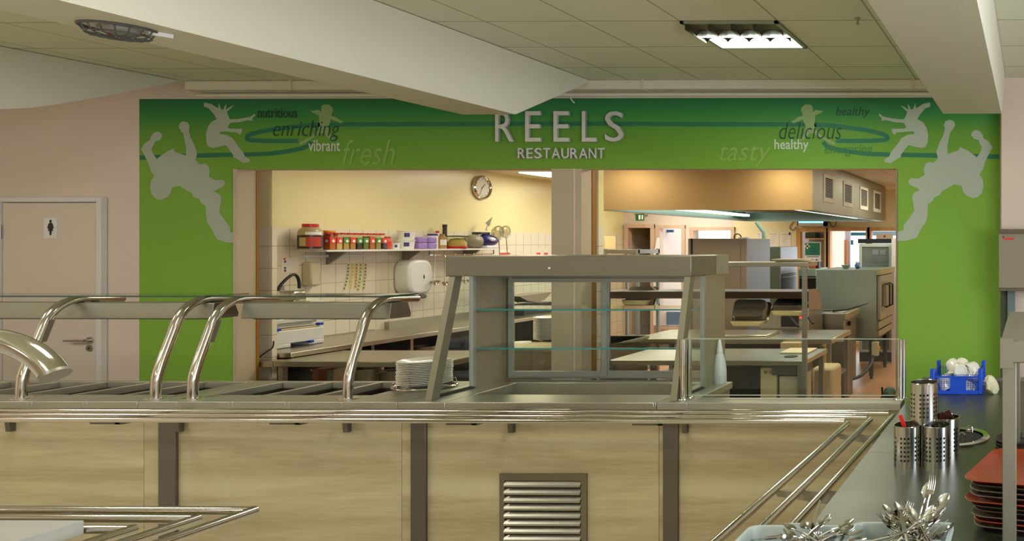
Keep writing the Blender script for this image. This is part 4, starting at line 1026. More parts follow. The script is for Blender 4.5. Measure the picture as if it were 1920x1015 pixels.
tag(MB().tube(smooth([pd(513, 640, 6.0), pd(511, 652, 6.0), pd(500, 660, 5.98), pd(484, 672, 5.97), pd(474, 685, 5.96), pd(471, 705, 5.96)]), .005, 6).build('power_cable', black), 'thin black power cable drooping beside the sealing machine', 'cable')
# film dispenser / towel dispenser on the wall
td = thing('towel_dispenser', 'large rounded white paper towel dispenser on the tiled wall', 'dispenser', (-6.7, 7.9, 1.3))
ya, yb_ = pX(752, 520, -6.66).y, pX(812, 520, -6.57).y
cz0, cz1 = pX(775, 553, -6.6).z, pX(775, 487, -6.6).z
cyy, czz = (ya+yb_)/2, (cz0+cz1)/2; ry, rz = (yb_-ya)/2, (cz1-cz0)/2
pr_ = []
for k in range(28):
    a = 2*PI*k/28; c_, s_ = math.cos(a), math.sin(a)
    pr_.append((KX+.002, cyy+ry*math.copysign(abs(c_)**.6, c_), czz+rz*math.copysign(abs(s_)**.6, s_)))
MB().prism(pr_, (.18, 0, 0)).build('cover', whitep, td, bevel=.03, seg=3)
MB().ball((KX+.184, cyy+.03, czz+.0), (.002, .008, .024), 10).build('level_window', dark, td)
MB().cyl((KX+.1, cyy-.1, cz0-.03), (KX+.1, cyy+.14, cz0-.03), .022, 12).build('paper_roll', mat('grey_roll', (120, 116, 108), .5), td)
# tubs strip and shelf
ZSH = pX(605, 469, -6.50).z
shf = thing('wall_shelf', 'white wall shelf of jars and tubs on the left kitchen wall', 'shelf', (-6.6, 8, ZSH))
ysh0 = pX(563, 466, KX).y; ysh1 = pX(935, 467, -6.5).y
MB().box(KX+.001, -6.50, ysh0, ysh1, ZSH-.018, ZSH).build('board', whitep, shf, bevel=.002)
for y in (ysh0+.25, (ysh0+ysh1)/2, ysh1-.25):
    MB().prism([(KX+.001, y, ZSH-.02), (-6.55, y, ZSH-.02), (KX+.02, y, ZSH-.14), (KX+.001, y, ZSH-.14)], (0, .02, 0)).build('bracket', steelx, shf)
ZJ = ZSH+.0005
def on_shelf(px, X=-6.58): return pX(px, 466, X).y
# big jar
jg = glassmat('jar_glass', (.96, .93, .86), .8)
yy = on_shelf(582, -6.6)
bj = thing('storage_jar', 'large brown-black sauce jar with red screw lid at the shelf end', 'jar', (-6.6, yy, ZJ))
hj = .235
MB().lathe([(0, .0), (.082, 0), (.088, .01), (.088, .165), (.08, .185), (.055, .21)], (-6.6, yy, ZJ), 26).build('body', mat('jar_plastic', (176, 158, 118), .3), bj)
MB().lathe([(.089, .012), (.0895, .135)], (-6.6, yy, ZJ), 26, cap=False).build('contents', mat('dark_sauce', (38, 20, 22), .3), bj)
MB().lathe([(.055, .208), (.058, .21), (.058, .236), (.05, .24), (0, .24)], (-6.6, yy, ZJ), 26).build('lid', redp, bj)
def wraplabel(cx_, cy_, z0, z1, r, a0, a1, m, par, nm='label', n=10):
    vs = []; fs = []
    for k in range(n+1):
        a = a0+(a1-a0)*k/n
        for z in (z0, z1): vs.append((cx_+r*math.cos(a), cy_+r*math.sin(a), z))
    for k in range(n): fs.append((2*k, 2*k+2, 2*k+3, 2*k+1))
    return MB().add(vs, fs).build(nm, m, par)
wraplabel(-6.6, yy, ZJ+.035, ZJ+.115, .0905, -1.75, -1.15, mat('tan_label', (186, 168, 110), .5), bj)
wraplabel(-6.6, yy, ZJ+.03, ZJ+.12, .0905, -1.15, .1, mat('maroon_orange_label', (190, 62, 40), .5), bj)
wraplabel(-6.6, yy, ZJ+.14, ZJ+.165, .0895, -1.2, .2, whitelab, bj)
# second big amber jar behind
yy2 = on_shelf(603, -6.66)
aj = thing('storage_jar', 'amber brown jar with yellow lid half hidden behind the large jar', 'jar', (-6.64, yy2, ZJ))
MB().lathe([(0, 0), (.06, 0), (.064, .008), (.064, .14), (.045, .165)], (-6.62, yy2+.03, ZJ), 22).build('body', mat('amber_sauce', (176, 84, 34), .3), aj)
MB().lathe([(.046, .165), (.048, .167), (.048, .182), (0, .184)], (-6.62, yy2+.03, ZJ), 22).build('lid', mat('yellow_lid', (226, 164, 44), .4), aj)
# row of spice jars
spice = [(206, 110, 50, 'r', 'orange powder'), (214, 190, 120, 'r', 'cream powder'), (186, 164, 96, 'g', 'pale green herbs'), (190, 134, 70, 'r', 'tan powder'), (66, 66, 56, 'g', 'dark peppercorns'), (112, 120, 70, 'g', 'green herbs'), (184, 118, 62, 'r', 'light brown powder'), (160, 142, 90, 'g', 'mixed herbs'), (44, 42, 42, 'r', 'black seeds')]
ordn = ['first', 'second', 'third', 'fourth', 'fifth', 'sixth', 'seventh', 'eighth', 'ninth']
ys = on_shelf(619, -6.55); ye = on_shelf(717, -6.55)
for i, (r, g_, b, lb, cont) in enumerate(spice):
    y = ys+(ye-ys)*i/8; X = -6.565; hw = .029; hd = .042
    j = thing('spice_jar', 'square clear jar of %s, %s red-lidded jar counting from the large jar' % (cont, ordn[i]), 'jar', (X, y, ZJ), group='red lidded spice jars on the wall shelf')
    lvl = (.085, .08, .07, .09, .06, .08, .1, .07, .055)[i]
    MB().box(X-hd, X+hd, y-hw, y+hw, ZJ, ZJ+.145).build('body', jg, j, bevel=.008)
    MB().box(X-hd+.003, X+hd-.003, y-hw+.003, y+hw-.003, ZJ+.003, ZJ+lvl+.03).build('contents', mat('spice_%d' % i, (r, g_, b), .7), j)
    lm = redlab if lb == 'r' else greenlab
    MB().box(X-hd-.0008, X+hd+.0008, y-hw-.0008, y+hw+.0008, ZJ+.062, ZJ+.115).build('label', lm, j)
    MB().lathe([(.014, 0), (.014, .001)], (X+hd+.0006, y+.004, ZJ+.082), 12, 'x').build('label_spot', whitelab, j)
    MB().lathe([(.014, 0), (.014, .001)], (X+.012, y-hw-.0018, ZJ+.082), 12, 'y').build('label_spot', whitelab, j)
    MB().lathe([(.030, .145), (.032, .147), (.032, .160), (0, .162)], (X, y, ZJ), 20).build('lid', redp, j)
y = on_shelf(727, -6.54)
j = thing('spice_jar', 'short round jar with large red label and red lid at the row end', 'jar', (-6.55, y, ZJ))
MB().lathe([(0, 0), (.032, 0), (.034, .006), (.034, .095), (.024, .112)], (-6.55, y+.01, ZJ), 20).build('body', mat('red_spice', (206, 96, 62), .4), j)
MB().lathe([(.0346, .03), (.0346, .08)], (-6.55, y+.01, ZJ), 20, cap=False).build('label', redlab, j)
MB().lathe([(.025, .112), (.027, .114), (.027, .127), (0, .129)], (-6.55, y+.01, ZJ), 20).build('lid', redp, j)
# tubs
def tub(px, X, z, r, h, lab, lid=whitep):
    y = pX(px, 460, X).y; t = thing('food_tub', lab, 'tub', (X, y, z))
    MB().lathe([(0, 0), (r*.86, 0), (r*.98, h-.012)], (X, y, z), 24).build('body', whitep, t)
    MB().lathe([(r, h-.012), (r*1.05, h-.010), (r*1.05, h-.001), (0, h)], (X, y, z), 24).build('lid', lid, t)
    wraplabel(X, y, z+h*.3, z+h*.72, r*.97, -1.1, -.5, navy, t, 'label_mark', 4)
tub(761, -6.6, ZJ, .078, .098, 'white plastic food tub, lower of the stacked pair')
tub(762, -6.6, ZJ+.099, .078, .098, 'white plastic food tub, upper of the stacked pair')
tub(734, -6.62, ZJ, .036, .062, 'very small white tub beside the last red spice jar'); tub(742, -6.58, ZJ, .036, .062, 'very small white tub touching the stacked pair of tubs')
for i, (px, k, l) in enumerate(((786, 0, 'purple wrapped pack, lower left of the block of four'), (786, 1, 'purple wrapped pack, upper left of the block of four'), (804, 0, 'purple wrapped pack, lower right of the block of four'), (804, 1, 'purple wrapped pack, upper right of the block of four'))):
    y = pX(px, 460, -6.58).y; o = MB().box(-.05, .05, -.056, .056, 0, .064).build('wrapped_pack', purple, loc=(-6.58, y, ZJ+.065*k), bevel=.012)
    tag(o, l, 'pack', 'purple wrapped packs on the wall shelf')
def bottle(px, X, r, h, capc, bodyc, lab, neck=.4, name='bottle', labc=None):
    y = pX(px, 460, X).y; t = thing(name, lab, 'bottle', (X, y, ZJ))
    MB().lathe([(0, 0), (r, 0), (r, h*.75), (r*neck, h*.9)], (X, y, ZJ), 20).build('body', bodyc, t)
    MB().lathe([(r*neck+.003, h*.88), (r*neck+.003, h), (0, h)], (X, y, ZJ), 16).build('cap', capc, t)
    if labc: wraplabel(X, y, ZJ+h*.25, ZJ+h*.62, r+.001, -1.3, .3, labc, t)
bottle(811, -6.62, .052, .165, navy, whitep, 'white bottle with dark blue cap beside the purple packs', .85)
bottle(820, -6.68, .03, .20, redp, whitep, 'white bottle with red cap behind the blue-capped bottle', .5)
bottle(829, -6.58, .042, .165, mat('amber_cap', (150, 120, 70), .5), mat('amber_oil', (176, 140, 76), .2), 'amber oil bottle with a cream label on the shelf', .5, labc=whitelab)
bottle(834, -6.66, .022, .275, black, mat('dark_bottle', (60, 52, 36), .2), 'slim dark bottle with tall black cap, tallest on the shelf', .9)
y = pX(857, 460, -6.58).y
bw = thing('storage_bowl', 'clear bowl of yellow mix with green lid and red base band', 'bowl', (-6.58, y, ZJ))
MB().lathe([(.09, 0), (.098, .03), (.1, .09), (.105, .135)], (-6.58, y, ZJ), 28, cap=False).build('body', jg, bw)
MB().lathe([(0, .002), (.088, .002), (.094, .02), (.09, .07), (.06, .11), (0, .12)], (-6.58, y, ZJ), 24, cap=False).build('contents', mat('yellow_mix', (196, 176, 96), .8, noise=.3, nscale=40), bw)
MB().lathe([(.092, .001), (.1, .022), (.1, .026), (.094, .01)], (-6.58, y, ZJ), 28, cap=False).build('red_band', redp, bw)
MB().lathe([(.11, .135), (.118, .138), (.118, .146), (0, .152)], (-6.58, y, ZJ), 28).build('lid', mat('dark_green_lid', (24, 84, 60), .4), bw)
# machine head on the shelf
ym0 = pX(878, 460, -6.6).y; ym1 = pX(925, 460, -6.55).y; yc = (ym0+ym1)/2
mx_ = thing('food_mixer', 'dark blue and silver food machine at the right end of the shelf', 'machine', (-6.6, yc, ZJ))
MB().ball((-6.62, yc-.06, ZJ+.085), (.10, .13, .083), 20).build('grey_housing', mat('machine_grey', (150, 140, 116), .4), mx_)
MB().ball((-6.58, yc+.1, ZJ+.095), (.10, .15, .075), 22).build('blue_housing', navy, mx_)
MB().ball((-6.50, yc+.08, ZJ+.105), (.03, .05, .026), 14).build('badge', whitep, mx_)
MB().box(-6.65, -6.50, yc-.0, yc+.2, ZJ+.0, ZJ+.035).build('base', whitep, mx_, bevel=.01)
MB().box(-6.66, -6.55, yc-.04, yc+.12, ZJ+.165, ZJ+.195).build('top_cap', mat('slate', (60, 60, 70), .4), mx_, bevel=.006)
q = pX(912, 432, -6.6)
kn = thing('kitchen_slicer', 'pointed steel cake slice with white handle standing on the machine', 'utensil', (q.x, q.y, q.z))
MB().tube([q, pX(914, 425, -6.6)], .012, 8).build('handle', whitep, kn)
pts = [pX(a, b, -6.6) for a, b in ((915, 425), (910, 418), (923, 407), (918, 423))]
MB().prism(pts, (.003, 0, 0)).build('blade', kst, kn)
# sieves
for i, (px, py, r, l) in enumerate(((932, 437, .085, 'round wire sieve leaning left at the shelf end'), (946, 435, .075, 'round wire sieve with long handle hanging right of the shelf'))):
    c = pX(px, py, -6.52); t = thing('sieve', l, 'sieve', c)
    MB().tube([(c.x+.02, c.y+r*math.cos(a*PI/12)*1.0, c.z+r*math.sin(a*PI/12)) for a in range(24)], .005, 6, closed=True).build('rim', chrome, t)
    mm = MB().ball((c.x, c.y, c.z), (.045, r*.98, r*.98), 18); mm.build('mesh_bowl', glassmat('wire_mesh', (.75, .72, .6), 1.5, .3), t)
    MB().tube([(c.x+.02, c.y, c.z-r), (c.x+.02, c.y+.02, c.z-r-.2)], .005, 6).build('handle', chrome, t)
# utensil rail with ladles
zr = ZSH-.07
rl = thing('utensil_rail', 'steel hanging rail under the shelf carrying ladles', 'rail', (-6.55, 8.3, zr))
ya, yb_ = pX(805, 478, -6.55).y, pX(925, 478, -6.55).y
MB().cyl((-6.55, ya, zr), (-6.55, yb_, zr), .006, 8).build('bar', chrome, rl)
for y in (ya, yb_): MB().box(-6.555, -6.545, y, y+.01, zr, ZSH-.019).build('bracket', steelx, rl)
ld = ['ladle hanging first from the left under the shelf', 'ladle hanging second from the left under the shelf', 'ladle hanging third from the left under the shelf', 'ladle hanging fourth from the left under the shelf', 'ladle hanging fifth from the left under the shelf', 'ladle hanging sixth from the left under the shelf', 'ladle hanging last on the right under the shelf']
pl = None
for i in range(7):
    y = ya+.06+(yb_-ya-.1)*i/6
    if pl is None:
        pl = thing('ladle', 'x', 'ladle', (0, 0, 0))
        MB().tube([(0, 0, 0), (.006, 0, .012), (.012, 0, 0), (.004, 0, -.03), (0, 0, -.28)], .004, 6).build('handle', chrome, pl, local=True)
        MB().lathe([(0, -.05), (.025, -.043), (.04, -.02), (.043, 0), (.040, 0), (.036, -.018), (0, -.044)], (.02, 0, -.28), 16, cap=False).build('bowl', chrome, pl, local=True)
        t = pl
    else: t = dup(pl, (0, 0, 0))
    t.location = (-6.545, y, zr-(0, .02, -.01, .01, 0, .02, 0)[i]); t['label'] = 'steel '+ld[i]; t['group'] = 'ladles hanging under the shelf'
# wall sticker sheet, tag chart
n = thing('wall_notice', 'white sheet with coloured dots stuck on the tiles above the tap', 'notice', pX(545, 500, KX+.002))
a = pX(528, 512, KX+.002); b = pX(560, 483, KX+.002)
MB().box(KX+.001, KX+.003, a.y, b.y, a.z, b.z).build('sheet', paper, n)
for (px, py, m) in ((531, 486, redlab), (532, 491, bluep), (532, 503, mat('teal_dot', (40, 110, 130), .5)), (532, 508, mat('maroon_dot', (110, 40, 60), .5))):
    c = pX(px, py, KX+.003); MB().lathe([(.011, 0), (.011, .001)], (c.x, c.y+.012, c.z), 10, 'x').build('coloured_dot', m, n)
ch = thing('tag_chart', 'curving strips of small coloured day labels hanging on the tiles', 'chart', pX(665, 520, KX+.002))
tagc = [mat('tag_blue', (60, 90, 150), .5), mat('tag_yellow', (226, 190, 60), .5), mat('tag_red', (206, 90, 50), .5), mat('tag_green', (80, 130, 80), .5), mat('tag_brown', (120, 90, 60), .5)]
for k, (xt, xb, yb0_) in enumerate(((654, 646, 541), (662, 657, 540), (669, 667, 538), (677, 672, 543), (686, 682, 540))):
    st = MB(); dots = MB()
    for i in range(8):
        f = i/7; px = xt+(xb-xt)*f*f; py = 497+(yb0_-497)*f
        c = pX(px, py, KX+.003)
        st.box(KX+.001, KX+.003, c.y-.016, c.y+.016, c.z-.017, c.z+.017); dots.box(KX+.003, KX+.004, c.y-.010, c.y+.004, c.z-.008, c.z+.008)
    s_ = st.build('label_strip', mat('cream_label', (232, 220, 160), .6), ch); dots.build('printed_marks', tagc[k], s_)
a = pX(575, 481, KX+.03); b = pX(682, 481, KX+.03)
tag(MB().box(KX+.001, KX+.03, a.y, b.y, a.z-.012, a.z+.012).build('wall_rail', whitep, bevel=.004), 'plain white horizontal rail on the tiles under the jar shelf', 'rail')
# tap and basin
tp = thing('tap', 'black curved hose tap over the small hand basin', 'tap', pX(540, 545, -6.6))
MB().tube(smooth([pX(521, 545, -6.6), pX(527, 534, -6.6), pX(540, 521, -6.6), pX(551, 515, -6.6), pX(558, 520, -6.6), pX(561, 531, -6.6), pX(561, 541, -6.6)]), .012, 10).build('spout', black, tp)
q = pX(522, 546, -6.6); MB().lathe([(.016, -.04), (.016, .0), (.012, .004)], q, 12).build('base', chrome, tp)
bs = thing('hand_basin', 'steel hand basin on the tiled wall beneath the black tap', 'basin', pX(545, 560, -6.65))
a = pX(514, 548, -6.55); b = pX(600, 548, -6.55)
MB().box(KX+.001, -6.52, 6.55, b.y-.15, a.z-.10, a.z-.0).build('bowl', kst, bs, bevel=.02)
MB().box(KX+.001, KX+.02, 6.55, b.y-.15, a.z, a.z+.04).build('splashback', kst, bs)
MB().box(KX+.001, KX+.1, pX(618, 556, KX).y-.3, pX(640, 556, KX).y-.3, ZS+.02, a.z-.11).build('bracket', whitep, bs)
# soap dispenser
q = pX(585, 510, KX+.05)
sd = thing('soap_dispenser', 'pale translucent wall dispenser right of the black tap', 'dispenser', q)
MB().box(KX+.001, KX+.09, q.y-.05, q.y+.05, q.z-.13, q.z+.09).build('body', mat('pale_translucent', (206, 196, 160), .4), sd, bevel=.015)
MB().box(KX+.02, KX+.07, q.y-.02, q.y+.02, q.z-.15, q.z-.13).build('nozzle', whitep, sd)
# clock
c = pX(901, 352, KX+.002)
ck = thing('wall_clock', 'round silver rimmed wall clock high on the yellow kitchen wall', 'clock', c)
RC = .148
MB().lathe([(0, .0), (RC, 0), (RC, .03), (RC-.012, .045), (RC-.025, .035), (RC-.03, .02), (0, .02)], c, 36, 'x', cap=False).build('rim', chrome, ck)
MB().lathe([(0, .021), (RC-.028, .021)], c, 36, 'x', cap=False).build('face', mat('clock_face', (206, 200, 176), .25), ck)
def hand(ang, L_, w_):
    d_ = V((0, math.sin(ang), math.cos(ang))); s_ = V((0, math.cos(ang), -math.sin(ang)))*w_
    p = V((c.x+.023, c.y, c.z)); return MB().prism([p-d_*.02-s_, p+d_*L_-s_*.4, p+d_*L_+s_*.4, p-d_*.02+s_], (.002, 0, 0))
hand(math.radians(48), .07, .006).build('hour_hand', dark, ck); hand(math.radians(205), .095, .004).build('minute_hand', steelx, ck)
mk = MB()
for k in range(12):
    a = 2*PI*k/12; p = V((c.x+.0215, c.y+(RC-.045)*math.sin(a), c.z+(RC-.045)*math.cos(a))); mk.ball(p, (.001, .005, .008), 6)
mk.build('hour_marks', dark, ck)
# red signs on the far tiles
for (x0, y0, x1, y1, l) in ((937, 474, 956, 479, 'small red safety label on the tiles above the display case'), (1006, 474, 1013, 480, 'tiny orange hazard label, left of the pair on the tiles'), (1020, 474, 1027, 480, 'tiny orange hazard label, right of the pair on the tiles')):
    a = pX(x0, y1, KX+.002); b = pX(x1, y0, KX+.002)
    t = thing('wall_notice', l, 'notice', a)
    MB().box(KX+.001, KX+.003, a.y, b.y, a.z, b.z+.04).build('sheet', paper, t); MB().box(KX+.003, KX+.004, a.y, b.y, a.z, b.z).build('red_field', redlab, t)
# kitchen ceiling light visible at the top of the left hatch
q = pZ(1003, 327, KZ)
kl = thing('ceiling_light', 'bright rectangular lit ceiling panel at the top of the left hatch', 'ceiling light', (q.x+.6, q.y+.2, KZ-.01))
MB().box(q.x, q.x+1.2, q.y-.3, q.y+.3, KZ-.012, KZ-.001).build('diffuser', mat('kitchen_diffuser', (255, 250, 235), .5, emit=6), kl)
# scale on the side worktop
q = pZ(985, 583, ZS); q.x = -6.4
sc_ = thing('kitchen_scale', 'dark kitchen scale with wide shallow pan on the side worktop', 'scale', (q.x, q.y, ZS))
yy = pX(985, 570, -6.4).y
def sX(px, py): return pX(px, py, -6.35)
a = sX(967, 576); b = sX(1022, 567)
MB().box(-6.5, -6.25, a.y, b.y, ZS+.0, b.z+.01).build('base', dark, sc_, bevel=.01)
pn_ = [sX(955, 556), sX(1018, 548), sX(1003, 563), sX(990, 567), sX(972, 565)]
MB().prism([p-V((.12, 0, 0)) for p in pn_], (.24, 0, 0)).build('pan', kst, sc_)
MB().tube([sX(960, 560), sX(972, 568)], .006, 6).tube([sX(1012, 556), sX(1002, 568)], .006, 6).build('cradle', steelx, sc_)
# hot cupboard with plate stack
X0 = pd(953, 655, 6.19).x
hc = thing('hot_cupboard', 'steel hot cupboard with plates on top seen through the display case', 'cupboard', (-4.0, 6.5, 0))
MB().box(X0, -3.62, 6.16, 7.05, .1, .87).build('body', mat('cupboard_steel', (150, 136, 112), .45, .8), hc, bevel=.004)
MB().box(X0-.01, -3.61, 6.15, 7.06, .845, .87).build('top', wk, hc)
for x in (X0+.03, -3.7):
    MB().box(x, x+.04, 6.2, 6.24, 0, .1).build('leg', steelx, hc)
q = pZ(1012, 643, .87)
pp = [o for o in SC.objects if o.name == 'dinner_plate'][0]
for i in range(18):
    t = dup(pp, (q.x+.01, q.y+.12, .8755+i*.0112), 0, 'white plate, topmost of the stack on the hot cupboard' if i == 17 else 'white plate inside the stack on the hot cupboard', 'plates stacked on the hot cupboard'); t.scale = (.95, .95, 1)
q = pZ(985, 645, .87)
t = dup(pp, (q.x-.0, q.y-.08, .8715), 0, 'single white plate lying left of the stack on the hot cupboard'); del t['group']; t.scale = (.7, .7, 1)
# ================================================================ kitchen, right part
xr1 = pY(1507, 678, 5.93).x
ta = table('kitchen_table', 'steel pass table directly behind the right serving hatch', -3.37, xr1, 5.94, 6.62, ZT, .04)
X0, X1 = pZ(1462, 664, ZT).x, pZ(1520, 664, ZT).x
tag(MB().box(X0, X1-.02, pZ(1480, 664, ZT).y, pZ(1480, 655.5, ZT).y, ZT+.0005, ZT+.014).build('chopping_board', mat('cream_board', (232, 216, 170), .5), bevel=.003), 'cream chopping board at the right end of the pass table', 'board')
q = pZ(1483, 669, ZT)
tag(MB().lathe([(0, 0), (.05, 0), (.052, .004), (0, .006)], n=26, loc=None).build('round_lid', black, loc=(q.x, q.y, ZT+.0005)) if False else MB().lathe([(0, 0), (.055, 0), (.057, .004), (0, .006)], n=26).build('round_lid', black, loc=(q.x, q.y, ZT+.0005)), 'small flat black round lid on the pass table', 'lid')
# gantry
gz = pd(1440, 492, 5.95).z; xg1 = pd(1513, 500, 5.95).x
gt = thing('heated_gantry', 'two tier steel heated gantry standing over the pass table', 'gantry', (-2.6, 6.1, 0))
MB().box(-3.4, xg1+.01, 5.90, 6.20, gz-.035, gz).build('top_shelf', kst, gt, bevel=.003)
z1_, z0_ = pd(1440, 547, 6.0).z, pd(1440, 561, 6.0).z
MB().prism([(-3.4, 5.97, z1_), (-3.4, 6.30, z1_), (-3.4, 6.34, z0_-.01), (-3.4, 6.02, z0_)], (xg1+3.4-.01, 0, 0)).build('heated_shelf', mat('gantry_dark_steel', (112, 98, 84), .3, .9), gt, bevel=.004)
for x in (xg1-.03, -3.38):
    MB().box(x, x+.034, 5.90, 5.935, .0, gz-.035).build('upright', steelx, gt)
MB().prism([(xg1+.006, 5.95, z1_+.02), (xg1+.006, 6.2, z1_+.01), (xg1+.006, 6.33, z1_-.13), (xg1+.006, 6.30, z1_-.17), (xg1+.006, 5.95, z0_-.08)], (.004, 0, 0)).build('end_plate', mat('gantry_end', (160, 140, 116), .4, .8), gt)
# tilted pans under the gantry
def gpan(x0, y0, x1, y1, tilt, lab, hh=.09):
    X0, X1, Z0, Z1 = rect(x0, y0, x1, y1, 6.05); W = X1-X0; c = V(((X0+X1)/2, 6.16, (Z0+Z1)/2))
    t = thing('gastronorm_pan', lab, 'pan', c)
    rot = Matrix.Rotation(math.radians(tilt), 3, 'X')
    def rr(w, l, z, r=.035):
        o = []
        for sx_, sy_, a0 in ((1, 1, 0), (-1, 1, PI/2), (-1, -1, PI), (1, -1, 1.5*PI)):
            for k in range(5):
                a = a0+PI/2*k/4; o.append((sx_*(w/2-r)+r*math.cos(a), sy_*(l/2-r)+r*math.sin(a), z))
        return o
    L_ = .17
    rings = [rr(W*.86, L_*.9, -hh/2), rr(W*.92, L_*.97, -hh/2+.02), rr(W*.95, L_, hh/2-.004), rr(W*1.06, L_*1.14, hh/2), rr(W*1.06, L_*1.14, hh/2+.003), rr(W*.93, L_*.97, hh/2), rr(W*.84, L_*.86, -hh/2+.01)]
    n = 20; vs = [rot @ V(p)+c for r in rings for p in r]; fs = [tuple(range(n-1, -1, -1))]
    for i in range(len(rings)-1):
        for j in range(n): fs.append((i*n+j, i*n+(j+1) % n, (i+1)*n+(j+1) % n, (i+1)*n+j))
    fs.append(tuple(range(6*n, 7*n)))
    MB().add(vs, fs).build('pan_body', mat('pan_steel', (124, 112, 90), .22, .55), t)
    MB().prism([(X0+.01, 6.06, Z0+.012), (X1-.01, 6.06, Z0+.012), (X1-.035, 6.06, Z0-.03), (X0+.035, 6.06, Z0-.03)], (0, .10, 0)).build('lower_lip', mat('lit_pan_lip', (216, 196, 130), .35, .3), t, bevel=.008)  # cream tone puts the light caught on the lip into its colour
gpan(1364, 562, 1430, 606, -120, 'deep steel pan tilted under the left side of the gantry')
gpan(1441, 560, 1506, 586, -160, 'shallow steel pan tilted under the right side of the gantry', .05)
gpan(1160, 548, 1215, 566, -120, 'small pan under the gantry seen through the display case', .04)
cb = mat('cardboard', (196, 176, 138), .7)
X0, X1, Z0, Z1 = rect(1450, 483, 1522, 492, 5.98)
for i in range(3):
    tag(MB().obox((0, 0, 0), (X1-X0-.04*i, .22, .006), Matrix.Rotation(.05*i-.05, 3, 'Z')).build('cardboard_sheet', cb, loc=((X0+X1)/2-.03*i+.03, 6.05-.02*i, gz+.004+i*.009)), ('cardboard sheet at the bottom of the pile on the gantry', 'cardboard sheet in the middle of the pile on the gantry', 'cardboard sheet on top of the pile on the gantry')[i], 'cardboard', 'cardboard sheets on the gantry')
# things under the pass table
def sbox(x0, y0, x1, y1, Y, dep, m, lab, name='storage_box', zb=None, bev=.006):
    X0, X1, Z0, Z1 = rect(x0, y0, x1, y1, Y)
    if zb is not None: Z0 = zb
    return tag(MB().box(X0, X1, Y, Y+dep, Z0, Z1).build(name, m, bevel=bev), lab, 'box')
crm = mat('cream_carton', (196, 176, 128), .6)
o = sbox(1425.5, 690, 1456, 744, 6.02, .35, crm, 'cream carton with two round brass buttons under the pass table', zb=.406)
for px in (1436, 1446): 
    q = pY(px, 698, 6.018); MB().lathe([(.014, -.006), (.014, 0)], q, 12, 'y').build('round_button', mat('brass', (200, 160, 90), .3, .8), o)
o['label'] = 'cream carton with two round buttons under the pass table'
sbox(1461, 706, 1501, 744, 6.02, .3, mat('beige_tub', (176, 164, 130), .6), 'beige square container under the pass table', zb=.406)
sbox(1447, 686, 1503, 704, 6.0, .3, mat('drawer_dark', (84, 78, 66), .5, .3), 'dark steel drawer hung under the pass table top', 'drawer_unit')
sbox(1340, 687, 1424, 712, 6.3, .25, darkvoid, 'black storage bin in the shade under the pass table', 'storage_bin', zb=.406)
sbox(1522, 690, 1563, 748, 6.75, .3, crm, 'tall cream plastic bin behind the right end of the pass table', 'waste_bin', zb=0, bev=.03)
sbox(1535, 650, 1545, 683, 7.9, .2, mat('yellow_plastic', (214, 176, 30), .5), 'yellow plastic panel behind the second steel table', 'caution_sign', zb=0)
# table B
q = pd(1500, 636, 7.3); ZB2 = q.z; xb1 = pd(1560, 636, 7.3).x
tb = table('kitchen_table', 'second steel table farther back behind the pass table', -3.9, xb1, 7.28, min(8.06, pZ(1500, 618, ZB2).y), ZB2, .05)
MB().box(-3.4, -2.75, 7.36, 7.9, .42, ZB2-.06).build('dark_cabinet', mat('dark_cabinet_steel', (44, 48, 44), .4, .4), tb)
a = pd(1559, 640, 7.38)
sbox(1560, 640, 1583, 708, 8.25, .4, mat('grey_steel_door', (120, 112, 98), .45, .8), 'grey steel cupboard side beside the cooking range', 'steel_cupboard', zb=0)
sbox(1463, 643, 1500, 657, 7.2, .2, crm, 'cream box on the shelf edge below the second table')
# pass trays on table B
X0, X1 = pZ(1352, 626, ZB2).x, pZ(1460, 626, ZB2).x
tag(MB().box(X0, X1, 7.35, 7.75, ZB2+.0005, ZB2+.03).build('steel_tray', wk, bevel=.008), 'wide low steel tray on the second table', 'tray')
# cooking line
def unit(name, lab, x0, y0, x1, Y, dep, m, zb=.08):
    X0, X1, _, Z1 = rect(x0, y0, x1, y0+5, Y)
    t = thing(name, lab, 'appliance', ((X0+X1)/2, Y+dep/2, 0))
    MB().box(X0, X1, Y, Y+dep, zb, Z1).build('body', m, t, bevel=.005)
    for x in (X0+.05, X1-.09):
        for y in (Y+.05, Y+dep-.09): MB().box(x, x+.04, y, y+.04, 0, zb).build('leg', dark, t)
    return t, X0, X1, Z1
g_, X0, X1, Z1 = unit('fryer', 'steel fryer unit with dark opening and red pilot light', 1425, 579, 1516, 8.12, .56, kst)
a0, a1, b0_, b1_ = rect(1465, 585, 1497, 613, 8.12)
MB().box(a0, a1, 8.105, 8.122, b0_, b1_).build('dark_opening', darkvoid, g_)
q = pY(1501, 596, 8.112); MB().ball(q, .012, 8).build('pilot_light', mat('pilot_red', (255, 60, 40), .4, emit=2), g_)
MB().tube([pY(1479, 590, 8.0), pY(1484, 598, 7.95)], .006, 6).tube([pY(1484, 598, 7.95), pY(1497, 613, 7.85)], .013, 8).build('basket_handle', black, g_)
MB().tube([pY(1516, 596, 8.0), pY(1524, 607, 7.9)], .013, 8).build('basket_handle', black, g_)
g_, X0, X1, Z1 = unit('cooking_range', 'steel cooking range with knob and utensils left of the oven', 1517, 588, 1583, 8.75, .6, kst)
a0, a1, b0_, b1_ = rect(1583, 590, 1600, 602, 8.75)
MB().prism([(X1, 8.72, Z1+.01), (X1, 9.35, Z1+.01), (X1, 9.35, Z1-.06), (X1, 8.72, Z1-.08)], (.05, 0, 0)).build('front_rail', mat('range_rail', (176, 166, 136), .4, .8), g_, bevel=.01)
MB().lathe([(.028, 0), (.024, .03)], (X1+.001, 8.95, Z1-.14), 14, 'x').build('control_knob', dark, g_)
q = pY(1560, 585, 8.9)
